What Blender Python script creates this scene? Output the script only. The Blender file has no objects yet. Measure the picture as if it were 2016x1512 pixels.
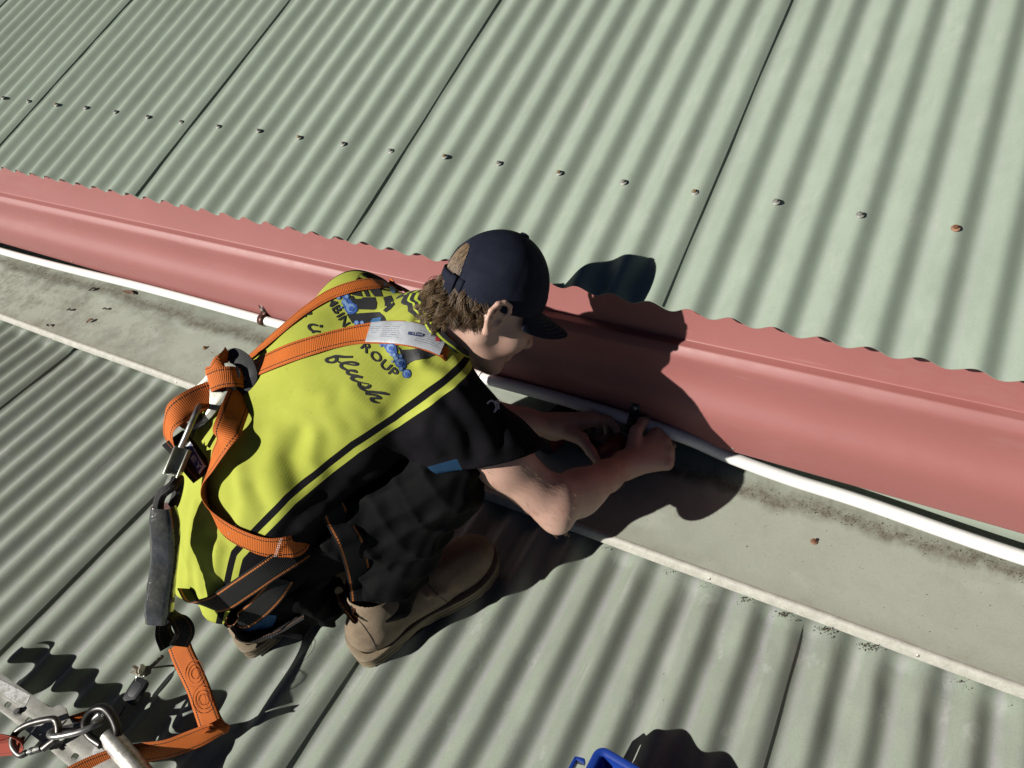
import bpy, bmesh, math, random
import numpy as np
from mathutils import Vector, Matrix, noise
from mathutils.bvhtree import BVHTree
V = Vector
R_ = math.radians
random.seed(7)
scene = bpy.context.scene
col = scene.collection

# ------------------------------------------------------------------ camera
CAM_C = V((0.37097, -0.75697, 1.35248))
CAM_X = V((0.86881, 0.47291, -0.14652))
CAM_D = V((0.24730, -0.67096, -0.69901))      # image down
CAM_F = V((-0.42888, 0.57112, -0.69989))      # forward
FPX = 1423.55                                  # focal length in photo pixels
cam = bpy.data.cameras.new('camera')
camo = bpy.data.objects.new('camera', cam)
col.objects.link(camo)
m = Matrix((CAM_X, -CAM_D, -CAM_F)).transposed().to_4x4()
m.translation = CAM_C
camo.matrix_world = m
cam.sensor_width = 36.0
cam.lens = FPX / 2016 * 36
cam.clip_start = 0.02
cam.clip_end = 2000
scene.camera = camo

# ------------------------------------------------------------------ light
SUN = V((0.47, 0.69, -0.55)).normalized()     # direction the light travels
world = bpy.data.worlds.new('World')
scene.world = world
world.use_nodes = True
wn = world.node_tree
bg = wn.nodes['Background']
sky = wn.nodes.new('ShaderNodeTexSky')
sky.sky_type = 'NISHITA'
sky.sun_disc = False
sky.sun_elevation = math.asin(-SUN.z)
sky.sun_rotation = math.atan2(-SUN.x, -SUN.y)
sky.air_density = 0.13
sky.dust_density = 0.1
sky.ozone_density = 1.5
sky.altitude = 600
wn.links.new(sky.outputs[0], bg.inputs[0])
bg.inputs[1].default_value = 0.05
sun = bpy.data.lights.new('sun', 'SUN')
sun.energy = 5.0
sun.angle = R_(0.53)
sun.color = (1.0, 0.965, 0.90)
suno = bpy.data.objects.new('sun', sun)
suno.rotation_euler = SUN.to_track_quat('-Z', 'Y').to_euler()
suno.location = (-4, -6, 6)
col.objects.link(suno)
scene.view_settings.view_transform = 'Standard'
scene.view_settings.look = 'None'
scene.view_settings.gamma = 1
scene.view_settings.exposure = 0.85
scene.view_settings.use_curve_mapping = False

# ------------------------------------------------------------------ helpers
def ray(u, v):
    return (CAM_X * ((u - 1008) / FPX) + CAM_D * ((v - 756) / FPX) + CAM_F).normalized()
def onz(u, v, z=0.0):
    w = ray(u, v); return CAM_C + w * ((z - CAM_C.z) / w.z)
PITCH_A = 0.28895
YE, ZE = 0.23859, 0.47818
UPD = V((0, math.cos(PITCH_A), math.sin(PITCH_A)))
UPN = V((0, -math.sin(PITCH_A), math.cos(PITCH_A)))
def onup(u, v, off=0.0):
    w = ray(u, v); return CAM_C + w * (((V((0, YE, ZE)) - CAM_C).dot(UPN) + off) / w.dot(UPN))

def tag(o, label=None, cat=None, group=None, kind=None):
    if label: o['label'] = label
    if cat: o['category'] = cat
    if group: o['group'] = group
    if kind: o['kind'] = kind
    return o
def empty(name, loc=(0, 0, 0)):
    o = bpy.data.objects.new(name, None)
    o.empty_display_size = 0.05
    o.location = loc
    col.objects.link(o)
    return o
def parent(o, p):
    o.parent = p
    if p is not None:
        o.matrix_parent_inverse = Matrix.Translation(wloc(p)).inverted()
    return o
def wloc(p):
    v = V((0, 0, 0))
    # every object that is a parent here carries only a translation
    if p.parent is None: return V(p.location)
    return V((0, 0, 0)) + WL.get(p.name, V((0, 0, 0)))
WL = {}
class MB:
    """collects polygons of one mesh"""
    def __init__(self): self.v = []; self.f = []; self.mi = []
    def add(self, vs, fs, mi=0):
        o = len(self.v); self.v += [tuple(x) for x in vs]
        self.f += [tuple(i + o for i in f) for f in fs]; self.mi += [mi] * len(fs)
    def box(self, c, a, b, d, mi=0):
        """centre and three half-axis vectors"""
        c, a, b, d = V(c), V(a), V(b), V(d)
        vs = [c + a * x + b * y + d * z for x in (-1, 1) for y in (-1, 1) for z in (-1, 1)]
        self.add(vs, [(0, 1, 3, 2), (4, 6, 7, 5), (0, 4, 5, 1), (2, 3, 7, 6), (0, 2, 6, 4), (1, 5, 7, 3)], mi)
    def tube(self, pts, r, n=10, mi=0, closed=False, cap=True, flat=None):
        pts = [V(p) for p in pts]; N = len(pts)
        rr = r if isinstance(r, (list, tuple)) else [r] * N
        up = None; rings = []
        for i, p in enumerate(pts):
            if closed: t = pts[(i + 1) % N] - pts[i - 1]
            else: t = pts[min(i + 1, N - 1)] - pts[max(i - 1, 0)]
            t.normalize()
            if up is None:
                up = V((0, 0, 1)) if abs(t.z) < 0.9 else V((1, 0, 0))
            up = (up - t * up.dot(t)).normalized()
            s = t.cross(up)
            fl = flat or 1.0
            rings.append([p + (up * math.cos(2 * math.pi * k / n) * fl + s * math.sin(2 * math.pi * k / n)) * rr[i] for k in range(n)])
        vs = [q for rg in rings for q in rg]; fs = []
        for i in range(N if closed else N - 1):
            a, b = i * n, ((i + 1) % N) * n
            for k in range(n):
                fs.append((a + k, a + (k + 1) % n, b + (k + 1) % n, b + k))
        if cap and not closed:
            fs.append(tuple(range(n - 1, -1, -1))); fs.append(tuple((N - 1) * n + k for k in range(n)))
        self.add(vs, fs, mi)
    def lathe(self, base, axis, prof, n=20, mi=0, capend=True):
        base, axis = V(base), V(axis).normalized()
        a = axis.orthogonal().normalized(); b = axis.cross(a)
        vs = [base + axis * h + (a * math.cos(2 * math.pi * k / n) + b * math.sin(2 * math.pi * k / n)) * r for r, h in prof for k in range(n)]
        fs = []
        for i in range(len(prof) - 1):
            for k in range(n):
                fs.append((i * n + k, i * n + (k + 1) % n, (i + 1) * n + (k + 1) % n, (i + 1) * n + k))
        if capend:
            fs.append(tuple(range(n - 1, -1, -1))); fs.append(tuple((len(prof) - 1) * n + k for k in range(n)))
        self.add(vs, fs, mi)
    def grid(self, P, mi=0, flip=False):
        """P[i][j] points"""
        a, b = len(P), len(P[0]); vs = [q for r in P for q in r]; fs = []
        for i in range(a - 1):
            for j in range(b - 1):
                f = (i * b + j, i * b + j + 1, (i + 1) * b + j + 1, (i + 1) * b + j)
                fs.append(f[::-1] if flip else f)
        self.add(vs, fs, mi)
    def prism(self, poly, t, org, ax, ay, mi=0, holes=()):
        """flat outline (with holes) in the plane org+ax*x+ay*y, thickness t along ax x ay"""
        from mathutils.geometry import tessellate_polygon
        org, ax, ay = V(org), V(ax), V(ay); n = ax.cross(ay).normalized()
        loops = [list(poly)] + [list(h) for h in holes]
        flatp = [p for l in loops for p in l]; N = len(flatp)
        tris = tessellate_polygon([[V((p[0], p[1], 0)) for p in l] for l in loops])
        vs = [org + ax * p[0] + ay * p[1] - n * t / 2 for p in flatp] + [org + ax * p[0] + ay * p[1] + n * t / 2 for p in flatp]
        fs = []
        for t3 in tris:
            a, b, c = t3
            ar = (flatp[b][0] - flatp[a][0]) * (flatp[c][1] - flatp[a][1]) - (flatp[b][1] - flatp[a][1]) * (flatp[c][0] - flatp[a][0])
            if ar < 0: a, b, c = c, b, a
            fs.append((a + N, b + N, c + N)); fs.append((c, b, a))
        o = 0
        for l in loops:
            k = len(l)
            for i in range(k):
                j = (i + 1) % k
                fs.append((o + i, o + j, o + j + N, o + i + N))
            o += k
        self.add(vs, fs, mi)
    def build(self, name, mats, par=None, smooth=True, angle=40, bevel=0, recalc=False, subsurf=0):
        me = bpy.data.meshes.new(name)
        me.from_pydata(self.v, [], self.f)
        if not isinstance(mats, (list, tuple)): mats = [mats]
        for q in mats: me.materials.append(q)
        if len(mats) > 1: me.polygons.foreach_set('material_index', self.mi)
        me.update()
        return finish(name, me, par, smooth, angle, bevel, recalc, subsurf)
def finish(name, me, par=None, smooth=True, angle=40, bevel=0, recalc=False, subsurf=0):
    if bevel or recalc or subsurf:
        bm = bmesh.new(); bm.from_mesh(me)
        bmesh.ops.remove_doubles(bm, verts=bm.verts, dist=1e-6)
        bmesh.ops.recalc_face_normals(bm, faces=bm.faces)
        if bevel:
            es = [e for e in bm.edges if len(e.link_faces) == 2 and e.calc_face_angle(0) > R_(35)]
            bmesh.ops.bevel(bm, geom=es, offset=bevel, segments=2, profile=0.6, affect='EDGES', clamp_overlap=True)
        bm.to_mesh(me); bm.free()
    if smooth:
        me.polygons.foreach_set('use_smooth', [True] * len(me.polygons))
        if angle: me.set_sharp_from_angle(angle=R_(angle))
    o = bpy.data.objects.new(name, me)
    col.objects.link(o)
    if par is not None: parent(o, par)
    return o
def catmull(pts, n=8, closed=False):
    P = [V(p) for p in pts]; out = []; N = len(P)
    rng = range(N) if closed else range(N - 1)
    for i in rng:
        if closed: a, b, c, d = P[i - 1], P[i], P[(i + 1) % N], P[(i + 2) % N]
        else:
            b, c = P[i], P[i + 1]
            a = P[i - 1] if i else b * 2 - c
            d = P[i + 2] if i + 2 < N else c * 2 - b
        for k in range(n):
            t = k / n
            out.append(0.5 * ((2 * b) + (c - a) * t + (2 * a - 5 * b + 4 * c - d) * t * t + (3 * b - a - 3 * c + d) * t ** 3))
    if not closed: out.append(P[-1])
    return out
def resample(pts, step):
    P = [V(p) for p in pts]; L = [0]
    for a, b in zip(P, P[1:]): L.append(L[-1] + (b - a).length)
    n = max(2, int(round(L[-1] / step)) + 1); out = []; j = 0
    for i in range(n):
        s = L[-1] * i / (n - 1)
        while j < len(L) - 2 and L[j + 1] < s: j += 1
        t = 0 if L[j + 1] == L[j] else (s - L[j]) / (L[j + 1] - L[j])
        out.append(P[j].lerp(P[j + 1], min(1, max(0, t))))
    return out

# ------------------------------------------------------------------ materials
class NT:
    def __init__(self, name):
        self.m = bpy.data.materials.new(name); self.m.use_nodes = True
        self.t = self.m.node_tree; self.b = self.t.nodes['Principled BSDF']
        self.tc = self.t.nodes.new('ShaderNodeTexCoord')
    def n(self, typ, **kw):
        x = self.t.nodes.new(typ)
        for k, v in kw.items(): setattr(x, k, v)
        return x
    def l(self, a, b): self.t.links.new(a, b)
    def noise(self, scale, detail=4, rough=0.6, vec=None, stretch=None):
        x = self.n('ShaderNodeTexNoise'); x.inputs['Scale'].default_value = scale
        x.inputs['Detail'].default_value = detail; x.inputs['Roughness'].default_value = rough
        src = vec or self.tc.outputs['Object']
        if stretch:
            mp = self.n('ShaderNodeMapping'); mp.inputs['Scale'].default_value = stretch
            self.l(src, mp.inputs[0]); src = mp.outputs[0]
        self.l(src, x.inputs['Vector']); return x.outputs['Fac']
    def ramp(self, fac, stops):
        r = self.n('ShaderNodeValToRGB'); e = r.color_ramp.elements
        while len(e) < len(stops): e.new(0.5)
        for i, (p, c) in enumerate(stops):
            e[i].position = p; e[i].color = (c, c, c, 1) if not hasattr(c, '__len__') else (*c, 1)
        self.l(fac, r.inputs[0]); return r.outputs[0]
    def mix(self, fac, a, b, mode='MIX'):
        x = self.n('ShaderNodeMix'); x.data_type = 'RGBA'; x.blend_type = mode
        for s, q in ((x.inputs[0], fac), (x.inputs[6], a), (x.inputs[7], b)):
            if hasattr(q, 'links'): self.l(q, s)
            elif hasattr(q, '__len__'): s.default_value = (*q, 1)
            else: s.default_value = q
        return x.outputs[2]
    def math(self, op, a, b=0.0, c=None):
        x = self.n('ShaderNodeMath'); x.operation = op
        for i, q in enumerate((a, b) if c is None else (a, b, c)):
            if hasattr(q, 'links'): self.l(q, x.inputs[i])
            else: x.inputs[i].default_value = q
        return x.outputs[0]
    def bump(self, h, strength=0.3, dist=0.002):
        b = self.n('ShaderNodeBump'); b.inputs['Strength'].default_value = strength
        b.inputs['Distance'].default_value = dist; self.l(h, b.inputs['Height'])
        self.l(b.outputs[0], self.b.inputs['Normal']); return b
    def set(self, color=None, rough=None, metal=None, **kw):
        k = 0.555 if not metal or metal < 0.4 else 0.72      # measured albedo scale at this exposure
        if 'pvc' in self.m.name: k = 0.74
        if color is not None:
            color = self.mix(1.0, color, (k, k, k), 'MULTIPLY')
            if hasattr(color, 'links'): self.l(color, self.b.inputs['Base Color'])
            else: self.b.inputs['Base Color'].default_value = (*color, 1)
        if rough is not None:
            if hasattr(rough, 'links'): self.l(rough, self.b.inputs['Roughness'])
            else: self.b.inputs['Roughness'].default_value = rough
        if metal is not None: self.b.inputs['Metallic'].default_value = metal
        for k, v in kw.items(): self.b.inputs[k.replace('_', ' ')].default_value = v
        return self.m
def srgb(r, g, b):
    return tuple(((c / 255) / 12.92 if c / 255 <= 0.04045 else ((c / 255 + 0.055) / 1.055) ** 2.4) for c in (r, g, b))
def simple(name, color, rough=0.5, metal=0.0, var=0.12, scale=40, bump=0.0, bscale=200, dist=0.001, **kw):
    t = NT(name)
    f = t.noise(scale, 3)
    dark = tuple(c * (1 - var) for c in color); lite = tuple(min(1, c * (1 + var)) for c in color)
    c = t.ramp(f, [(0.3, dark), (0.7, lite)])
    if bump: t.bump(t.noise(bscale, 3), bump, dist)
    return t.set(c, rough, metal, **kw)

def roof_paint(name, base, dirt, amount, x0, dust):
    """satin painted steel with chalky speckle, dust smears and footprints scuffs"""
    t = NT(name)
    big = t.noise(1.6, 4, 0.6, stretch=(1, 0.35, 1))
    mid = t.noise(26, 5, 0.65, stretch=(1, 0.5, 1))
    fine = t.noise(420, 2, 0.7)
    c = t.ramp(big, [(0.3, tuple(x * 0.93 for x in base)), (0.7, tuple(min(1, x * 1.06) for x in base))])
    c = t.mix(t.math('MULTIPLY', t.ramp(mid, [(0.45, 0), (0.75, 1)]), 0.42 * amount), c, dirt)
    st_ = t.ramp(t.noise(4.5, 6, 0.7, stretch=(1, 0.3, 1)), [(0.48, 0), (0.66, 1)])
    c = t.mix(t.math('MULTIPLY', st_, 0.30 * amount), c, tuple(x * 0.70 for x in base))
    c = t.mix(t.math('MULTIPLY', t.ramp(fine, [(0.42, 0), (0.72, 1)]), 0.30 * amount + 0.06), c, tuple(x * 0.62 for x in base))
    # long pale runs down the fall of the sheet
    run = t.noise(34, 3, 0.6, stretch=(1, 0.05, 1))
    msk = t.math('MULTIPLY', t.ramp(run, [(0.56, 0), (0.70, 1)]), t.ramp(t.noise(7, 3), [(0.45, 0), (0.6, 1)]))
    c = t.mix(t.math('MULTIPLY', msk, 0.32 * amount), c, (0.55, 0.57, 0.52))
    # dust that settled along the bottoms of the valleys, ragged along its edges
    sx = t.n('ShaderNodeSeparateXYZ'); t.l(t.tc.outputs['Object'], sx.inputs[0])
    ph = t.math('FRACT', t.math('MULTIPLY', t.math('SUBTRACT', sx.outputs['X'], x0 - 0.022 + 0.0762 * 100), -1 / 0.0762))
    dd = t.math('ABSOLUTE', t.math('SUBTRACT', ph, 0.47))
    dd = t.math('ADD', dd, t.math('MULTIPLY', t.math('SUBTRACT', t.noise(75, 5, 0.75, stretch=(1, 0.45, 1)), 0.5), 0.42))
    vm = t.math('MULTIPLY', t.ramp(dd, [(0.02, 1), (0.15, 0)]), t.ramp(t.noise(5, 4, stretch=(1, 0.4, 1)), [(0.32, 0.25), (0.62, 1)]))
    vm = t.math('MULTIPLY', vm, t.ramp(t.noise(330, 2, 0.7), [(0.35, 0.15), (0.6, 1)]))
    c = t.mix(t.math('MULTIPLY', vm, dust), c, (0.40, 0.39, 0.405))
    # boot scuffs and dried splashes
    sc = t.math('MULTIPLY', t.ramp(t.noise(16, 3, 0.5, stretch=(1, 0.55, 1)), [(0.63, 0), (0.66, 1)]), t.ramp(t.noise(120, 3, 0.8), [(0.38, 0.1), (0.6, 1)]))
    c = t.mix(t.math('MULTIPLY', sc, 0.38 * dust), c, (0.56, 0.575, 0.53))
    gr = t.math('MULTIPLY', t.ramp(t.noise(210, 3, 0.8), [(0.66, 0), (0.74, 1)]), t.ramp(t.noise(6, 3), [(0.42, 0), (0.62, 1)]))
    c = t.mix(t.math('MULTIPLY', gr, 0.7 * amount), c, (0.12, 0.12, 0.11))
    # small lichen specks
    vo = t.n('ShaderNodeTexVoronoi'); vo.inputs['Scale'].default_value = 60
    t.l(t.tc.outputs['Object'], vo.inputs['Vector'])
    sp = t.math('MULTIPLY', t.ramp(vo.outputs['Distance'], [(0.05, 1), (0.09, 0)]), t.ramp(t.noise(11, 2), [(0.52, 0), (0.62, 1)]))
    c = t.mix(t.math('MULTIPLY', sp, 0.4 * amount), c, (0.5, 0.53, 0.47))
    r = t.ramp(t.noise(18, 4), [(0.3, 0.42), (0.7, 0.62)])
    t.bump(t.mix(0.5, fine, mid), 0.12, 0.0006)
    return t.set(c, r)
M = {}
M['roof_up'] = roof_paint('roof_paint_upper', (0.385, 0.455, 0.365), (0.275, 0.305, 0.255), 0.7, -0.76277, 0.42)
M['roof_low'] = roof_paint('roof_paint_lower', (0.360, 0.412, 0.330), (0.31, 0.325, 0.31), 1.3, 0.37583, 0.95)
# ------------------------------------------------------------------ ground far below
mg = simple('dry_grass', (0.10, 0.11, 0.06), 0.95, var=0.4, scale=0.6)
g = MB(); g.grid([[V((x, y, -3.2)) for x in (-300, -50, 0, 50, 300)] for y in (-300, -50, 0, 50, 300)], flip=True)
o = g.build('ground', mg, smooth=False); tag(o, kind='structure')

# ------------------------------------------------------------------ corrugated roofs
PIT, AMP = 0.0762, 0.0095
def corr(x, x0):          # height of the profile below its crests, crest at the seam x0
    return AMP * math.cos(2 * math.pi * (x - x0 + 0.022) / PIT) - AMP
def sheet_mesh(name, x0, length, org, along, nrm, mat, seed, seg, first, thick=0.0009, dents=(), turn=False):
    """one sheet covering x0-lap .. x0+0.762+lap (laps under its neighbour on +x, over on -x)"""
    NX = 10 * 18 + 10
    vs = []; w = 0.762
    # the sheet's right-hand rib ends a little past the crest it shares with the next one
    xs = [x0 - 0.050 + (w + 0.050) * i / NX for i in range(NX + 1)]
    rnd = random.Random(seed)
    tiltz = rnd.uniform(-0.0006, 0.0006); endo = rnd.uniform(-0.004, 0.004)
    P = []
    for j in range(seg + 1):
        s = length * (j / seg) ** (2.0 if turn else 1.35)
        row = []
        for i, x in enumerate(xs):
            h = corr(x, x0)
            if turn:      # pans turned up under the flashing
                kx = int(math.floor((x - x0 + 0.022) / PIT)); amt = 0.30 + 0.22 * math.sin(kx * 2.7 + seed)
                h *= 1 - amt * math.exp(-(max(0, s - 0.108) / (0.013 + 0.005 * math.sin(kx * 1.9))) ** 2)
            u = (x - x0) / w
            # right rib sits on top of the next sheet, left edge slips under
            h += 0.0016 * min(1, max(0, (u - 0.90) / 0.07)) + 0.0004 * max(0, (u - 0.972) / 0.028) - 0.0010 * min(1, max(0, (0.06 - u) / 0.05))
            h += 0.0010 * noise.noise(V((x * 5 + seed, s * 3.1, seed))) + tiltz
            h += 0.0007 * noise.noise(V((x * 14, s * 11, seed + 9)))
            for dx, ds, dr, dh in dents:
                q = ((x - dx) / dr) ** 2 + ((s - ds) / (dr * 1.6)) ** 2
                if q < 6: h += 0.6 * dh * math.exp(-q)
            e = endo + 0.0012 * noise.noise(V((x * 20, seed, 3)))
            wob = 0.0012 * noise.noise(V((x0, s * 4, 5)))
            row.append(V(org) + V((x + wob, 0, 0)) + V(along) * (s + e * max(0, 1 - s * 8)) + V(nrm) * h)
        P.append(row)
    b = MB(); b.grid(P)
    o = b.build(name, mat, angle=0)
    md = o.modifiers.new('thickness', 'SOLIDIFY'); md.thickness = thick; md.offset = -1
    md = o.modifiers.new('crisp', 'EDGE_SPLIT'); md.split_angle = R_(50)
    return o
upper = empty('upper_roof', (0, YE, ZE))
tag(upper, 'pale green corrugated steel roof sloping up behind the red gutter', 'roof')
XU0 = -0.76277
usheets = []
for k in range(-7, 3):
    o = sheet_mesh('roof_sheet', XU0 + 0.762 * k, 3.2, (0, YE, ZE), UPD, UPN, M['roof_up'], 11 + k, 70, k == -7)
    parent(o, upper); usheets.append(o)
lower = empty('lower_roof', (0, 0, 0))
tag(lower, 'dusty green corrugated steel roof the worker squats on', 'roof')
XL0 = 0.37583
DENTS = {-1: [(-0.03, 0.42, 0.03, -0.006), (0.33, 0.10, 0.02, -0.007), (0.255, 0.13, 0.02, -0.008), (0.12, 0.06, 0.025, -0.006), (0.20, 0.30, .03, .003), (0.05, 0.03, .02, -.007), (0.20, 0.02, .022, -.008), (0.355, .02, .02, -.006)],
         0: [(0.47, 0.17, 0.025, -0.006), (0.6, 0.09, 0.02, -0.006), (0.70, 0.16, 0.02, -0.004), (0.52, .06, .02, -.007), (0.43, .02, .02, -.008), (0.58, .02, .02, -.008), (0.65, .03, .02, -.006)],
         -2: [(-0.75, 0.5, 0.04, -0.004), (-0.62, 0.75, 0.04, -0.003)]}
lsheets = []
for k in range(-7, 4):
    dn = list(DENTS.get(k, []))
    # beaten-down ends of the ribs under the flashing
    o = sheet_mesh('roof_sheet', XL0 + 0.762 * (k), 4.2, (0, 0.10, 0), (0, -1, 0), (0, 0, 1), M['roof_low'], 40 + k, 110, k == -7,
                   dents=[(a, b + 0.10, c, d) for a, b, c, d in dn], turn=True)
    # viewed from +z with rows going to -y the winding is flipped
    o.data.flip_normals()
    parent(o, lower); lsheets.append(o)

# roofing screws: washer + hex head, one every second rib
zinc = simple('galvanised_screw', (0.42, 0.41, 0.38), 0.42, 0.7, var=0.2, scale=300)
rust = simple('rusty_screw', (0.20, 0.085, 0.035), 0.85, 0.2, var=0.5, scale=600, bump=0.4, bscale=900)
brass = simple('tarnished_screw', (0.34, 0.25, 0.13), 0.5, 0.6, var=0.3, scale=500)
rubber = simple('grey_washer', (0.34, 0.34, 0.30), 0.6, 0.3, var=0.2)
def screw_mesh(m1, m2, name):
    b = MB()
    b.lathe((0, 0, 0), (0, 0, 1), [(0.0085, 0.0), (0.0085, 0.0012), (0.0070, 0.0026), (0.0052, 0.0030)], 18, 0)
    b.lathe((0, 0, 0.003), (0, 0, 1), [(0.0044, 0), (0.0044, 0.0040), (0.0038, 0.0047)], 6, 1)
    b.lathe((0, 0, 0.0077), (0, 0, 1), [(0.0021, -0.0014), (0.0021, -0.0012)], 10, 0)
    me = bpy.data.meshes.new(name); me.from_pydata(b.v, [], b.f)
    me.materials.append(m2); me.materials.append(m1); me.polygons.foreach_set('material_index', b.mi); me.update()
    me.polygons.foreach_set('use_smooth', [True] * len(me.polygons)); me.set_sharp_from_angle(angle=R_(35))
    return me
SM = [screw_mesh(zinc, rubber, 'zinc'), screw_mesh(brass, rubber, 'brass'), screw_mesh(rust, simple('rust_washer', (0.30, 0.16, 0.09), 0.8, var=0.3), 'rust')]
VS = 0.27165
def put_screw(me, loc, nrm, par, tilt=0.05):
    o = bpy.data.objects.new('roofing_screw', me); col.objects.link(o)
    q = (V(nrm) + V((random.uniform(-tilt, tilt), random.uniform(-tilt, tilt), 0))).to_track_quat('Z', 'Y')
    o.matrix_world = Matrix.Translation(loc) @ q.to_matrix().to_4x4() @ Matrix.Rotation(random.uniform(0, 1), 4, 'Z') @ Matrix.Scale(0.86, 4)
    mw = o.matrix_world.copy(); o.parent = par; o.matrix_parent_inverse = Matrix.Translation(par.location).inverted()
    o.matrix_basis = mw
    return o
for j in range(-26, 6):
    # every second crest, shifted so the last one of a sheet sits on its overlapping rib
    x = XU0 + 0.762 - 0.022 + 0.1524 * j
    kind = {3: 2, 0: 1, -2: 1, -4: 1}.get(j, 0 if (j * 5) % 7 else 1)
    p = V((x + random.uniform(-.003, .003), YE, ZE)) + UPD * (VS + random.uniform(-.004, .004)) + UPN * 0.0018
    put_screw(SM[kind], p, UPN, upper)
for j in range(-26, 6):
    p = V((XU0 + 0.762 - 0.022 + 0.1524 * j, YE, ZE)) + UPD * 1.22 + UPN * 0.0015
    put_screw(SM[0], p, UPN, upper)

# ------------------------------------------------------------------ red fascia gutter
def red_paint():
    t = NT('red_painted_steel')
    big = t.noise(2.2, 3); fine = t.noise(700, 2, 0.7)
    c = t.ramp(big, [(0.3, (0.335, 0.112, 0.102)), (0.7, (0.370, 0.128, 0.118))])
    c = t.mix(t.math('MULTIPLY', t.ramp(fine, [(0.4, 0), (0.8, 1)]), 0.2), c, (0.42, 0.17, 0.14))
    sm = t.ramp(t.noise(9, 5, 0.7, stretch=(0.25, 1, 1)), [(0.58, 0), (0.8, 1)])
    c = t.mix(t.math('MULTIPLY', sm, 0.35), c, (0.46, 0.24, 0.215))
    # scratches and chalky rub marks
    wv = t.noise(3, 2); scn = t.n('ShaderNodeTexNoise'); scn.inputs['Scale'].default_value = 60; mpn = t.n('ShaderNodeMapping'); mpn.inputs['Rotation'].default_value = (0.5, 0.3, 0.6); mpn.inputs['Scale'].default_value = (0.12, 6, 3); t.l(t.tc.outputs['Object'], mpn.inputs[0]); t.l(mpn.outputs[0], scn.inputs['Vector'])
    sc = t.math('MULTIPLY', t.ramp(scn.outputs['Fac'], [(0.70, 0), (0.73, 1)]), t.ramp(t.noise(4, 2), [(0.5, 0), (0.6, 1)]))
    c = t.mix(t.math('MULTIPLY', sc, 0.2), c, (0.55, 0.36, 0.33))
    sp2 = t.math('MULTIPLY', t.ramp(t.noise(240, 2, 0.7), [(0.72, 0), (0.76, 1)]), t.ramp(t.noise(7, 3), [(0.45, 0), (0.6, 1)]))
    c = t.mix(t.math('MULTIPLY', sp2, 0.6), c, (0.13, 0.05, 0.045))
    t.bump(t.mix(0.5, fine, t.noise(6, 2)), 0.10, 0.002)
    return t.set(c, t.ramp(t.noise(30, 4), [(0.3, 0.50), (0.7, 0.60)]), Specular_IOR_Level=0.55)
M['red'] = red_paint()
prof = [(0.330, 0.470), (0.312, 0.462), (0.3005, 0.352), (0.2995, 0.3495), (0.2985, 0.349), (0.2835, 0.3488), (0.2815, 0.3482), (0.2795, 0.3465),
        (0.2745, 0.3395), (0.2705, 0.3330), (0.2690, 0.3290), (0.2682, 0.322), (0.2676, 0.305)]
for z, y in ((.285, .2664), (.27, .2642), (.257, .261), (.245, .2565), (.234, .2512), (.224, .2468), (.214, .2432), (.203, .2412), (.19, .2402), (.17, .2402), (.14, .242), (.115, .2445)):
    prof.append((y, z))
prof += [(0.2455, 0.110), (0.2475, 0.108), (0.262, 0.108)]
def red_z(z, x):
    t = (0.36 - x) / 2.46
    return z - t * (0.010 + 0.028 * (z - 0.11) / 0.24) if z < 0.40 else z
rg = empty('red_gutter', (0, 0.3, 0.3))
tag(rg, 'dull red painted metal gutter face running under the upper roof edge', 'gutter')
b = MB()
xs = [-6.1 + 0.1 * i for i in range(86)]
P = [[V((x, y + 0.0012 * noise.noise(V((x * 1.7, z * 6, 2))), red_z(z, x))) for x in xs] for (y, z) in prof]
b.grid(P)
o = b.build('gutter_face', M['red'], rg, angle=50)
# pop rivets along the bottom
rv = MB(); rv.lathe((0, 0, 0), (0, -1, 0), [(0.0032, 0), (0.0030, 0.0010), (0.0018, 0.0016)], 12)
rme = bpy.data.meshes.new('rivet'); rme.from_pydata(rv.v, [], rv.f); rme.materials.append(simple('rivet_alloy', (0.5, 0.42, 0.38), 0.4, 0.8)); rme.update()
for x in (-2.15, -1.62, 0.155, 1.2, -3.4):
    o = bpy.data.objects.new('rivet', rme); col.objects.link(o); o.location = (x, 0.2438, red_z(0.122, x)); parent(o, rg)
# dark eave cavity behind the gutter, wall below
tmb = simple('eave_timber', (0.05, 0.04, 0.03), 0.9)
b = MB(); b.box((-2, 0.42, 0.20), (4.2, 0, 0), (0, 0.02, 0), (0, 0, 0.22))
o = b.build('wall', tmb); tag(o, 'dark wall behind the gutter under the upper roof', 'wall')

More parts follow.
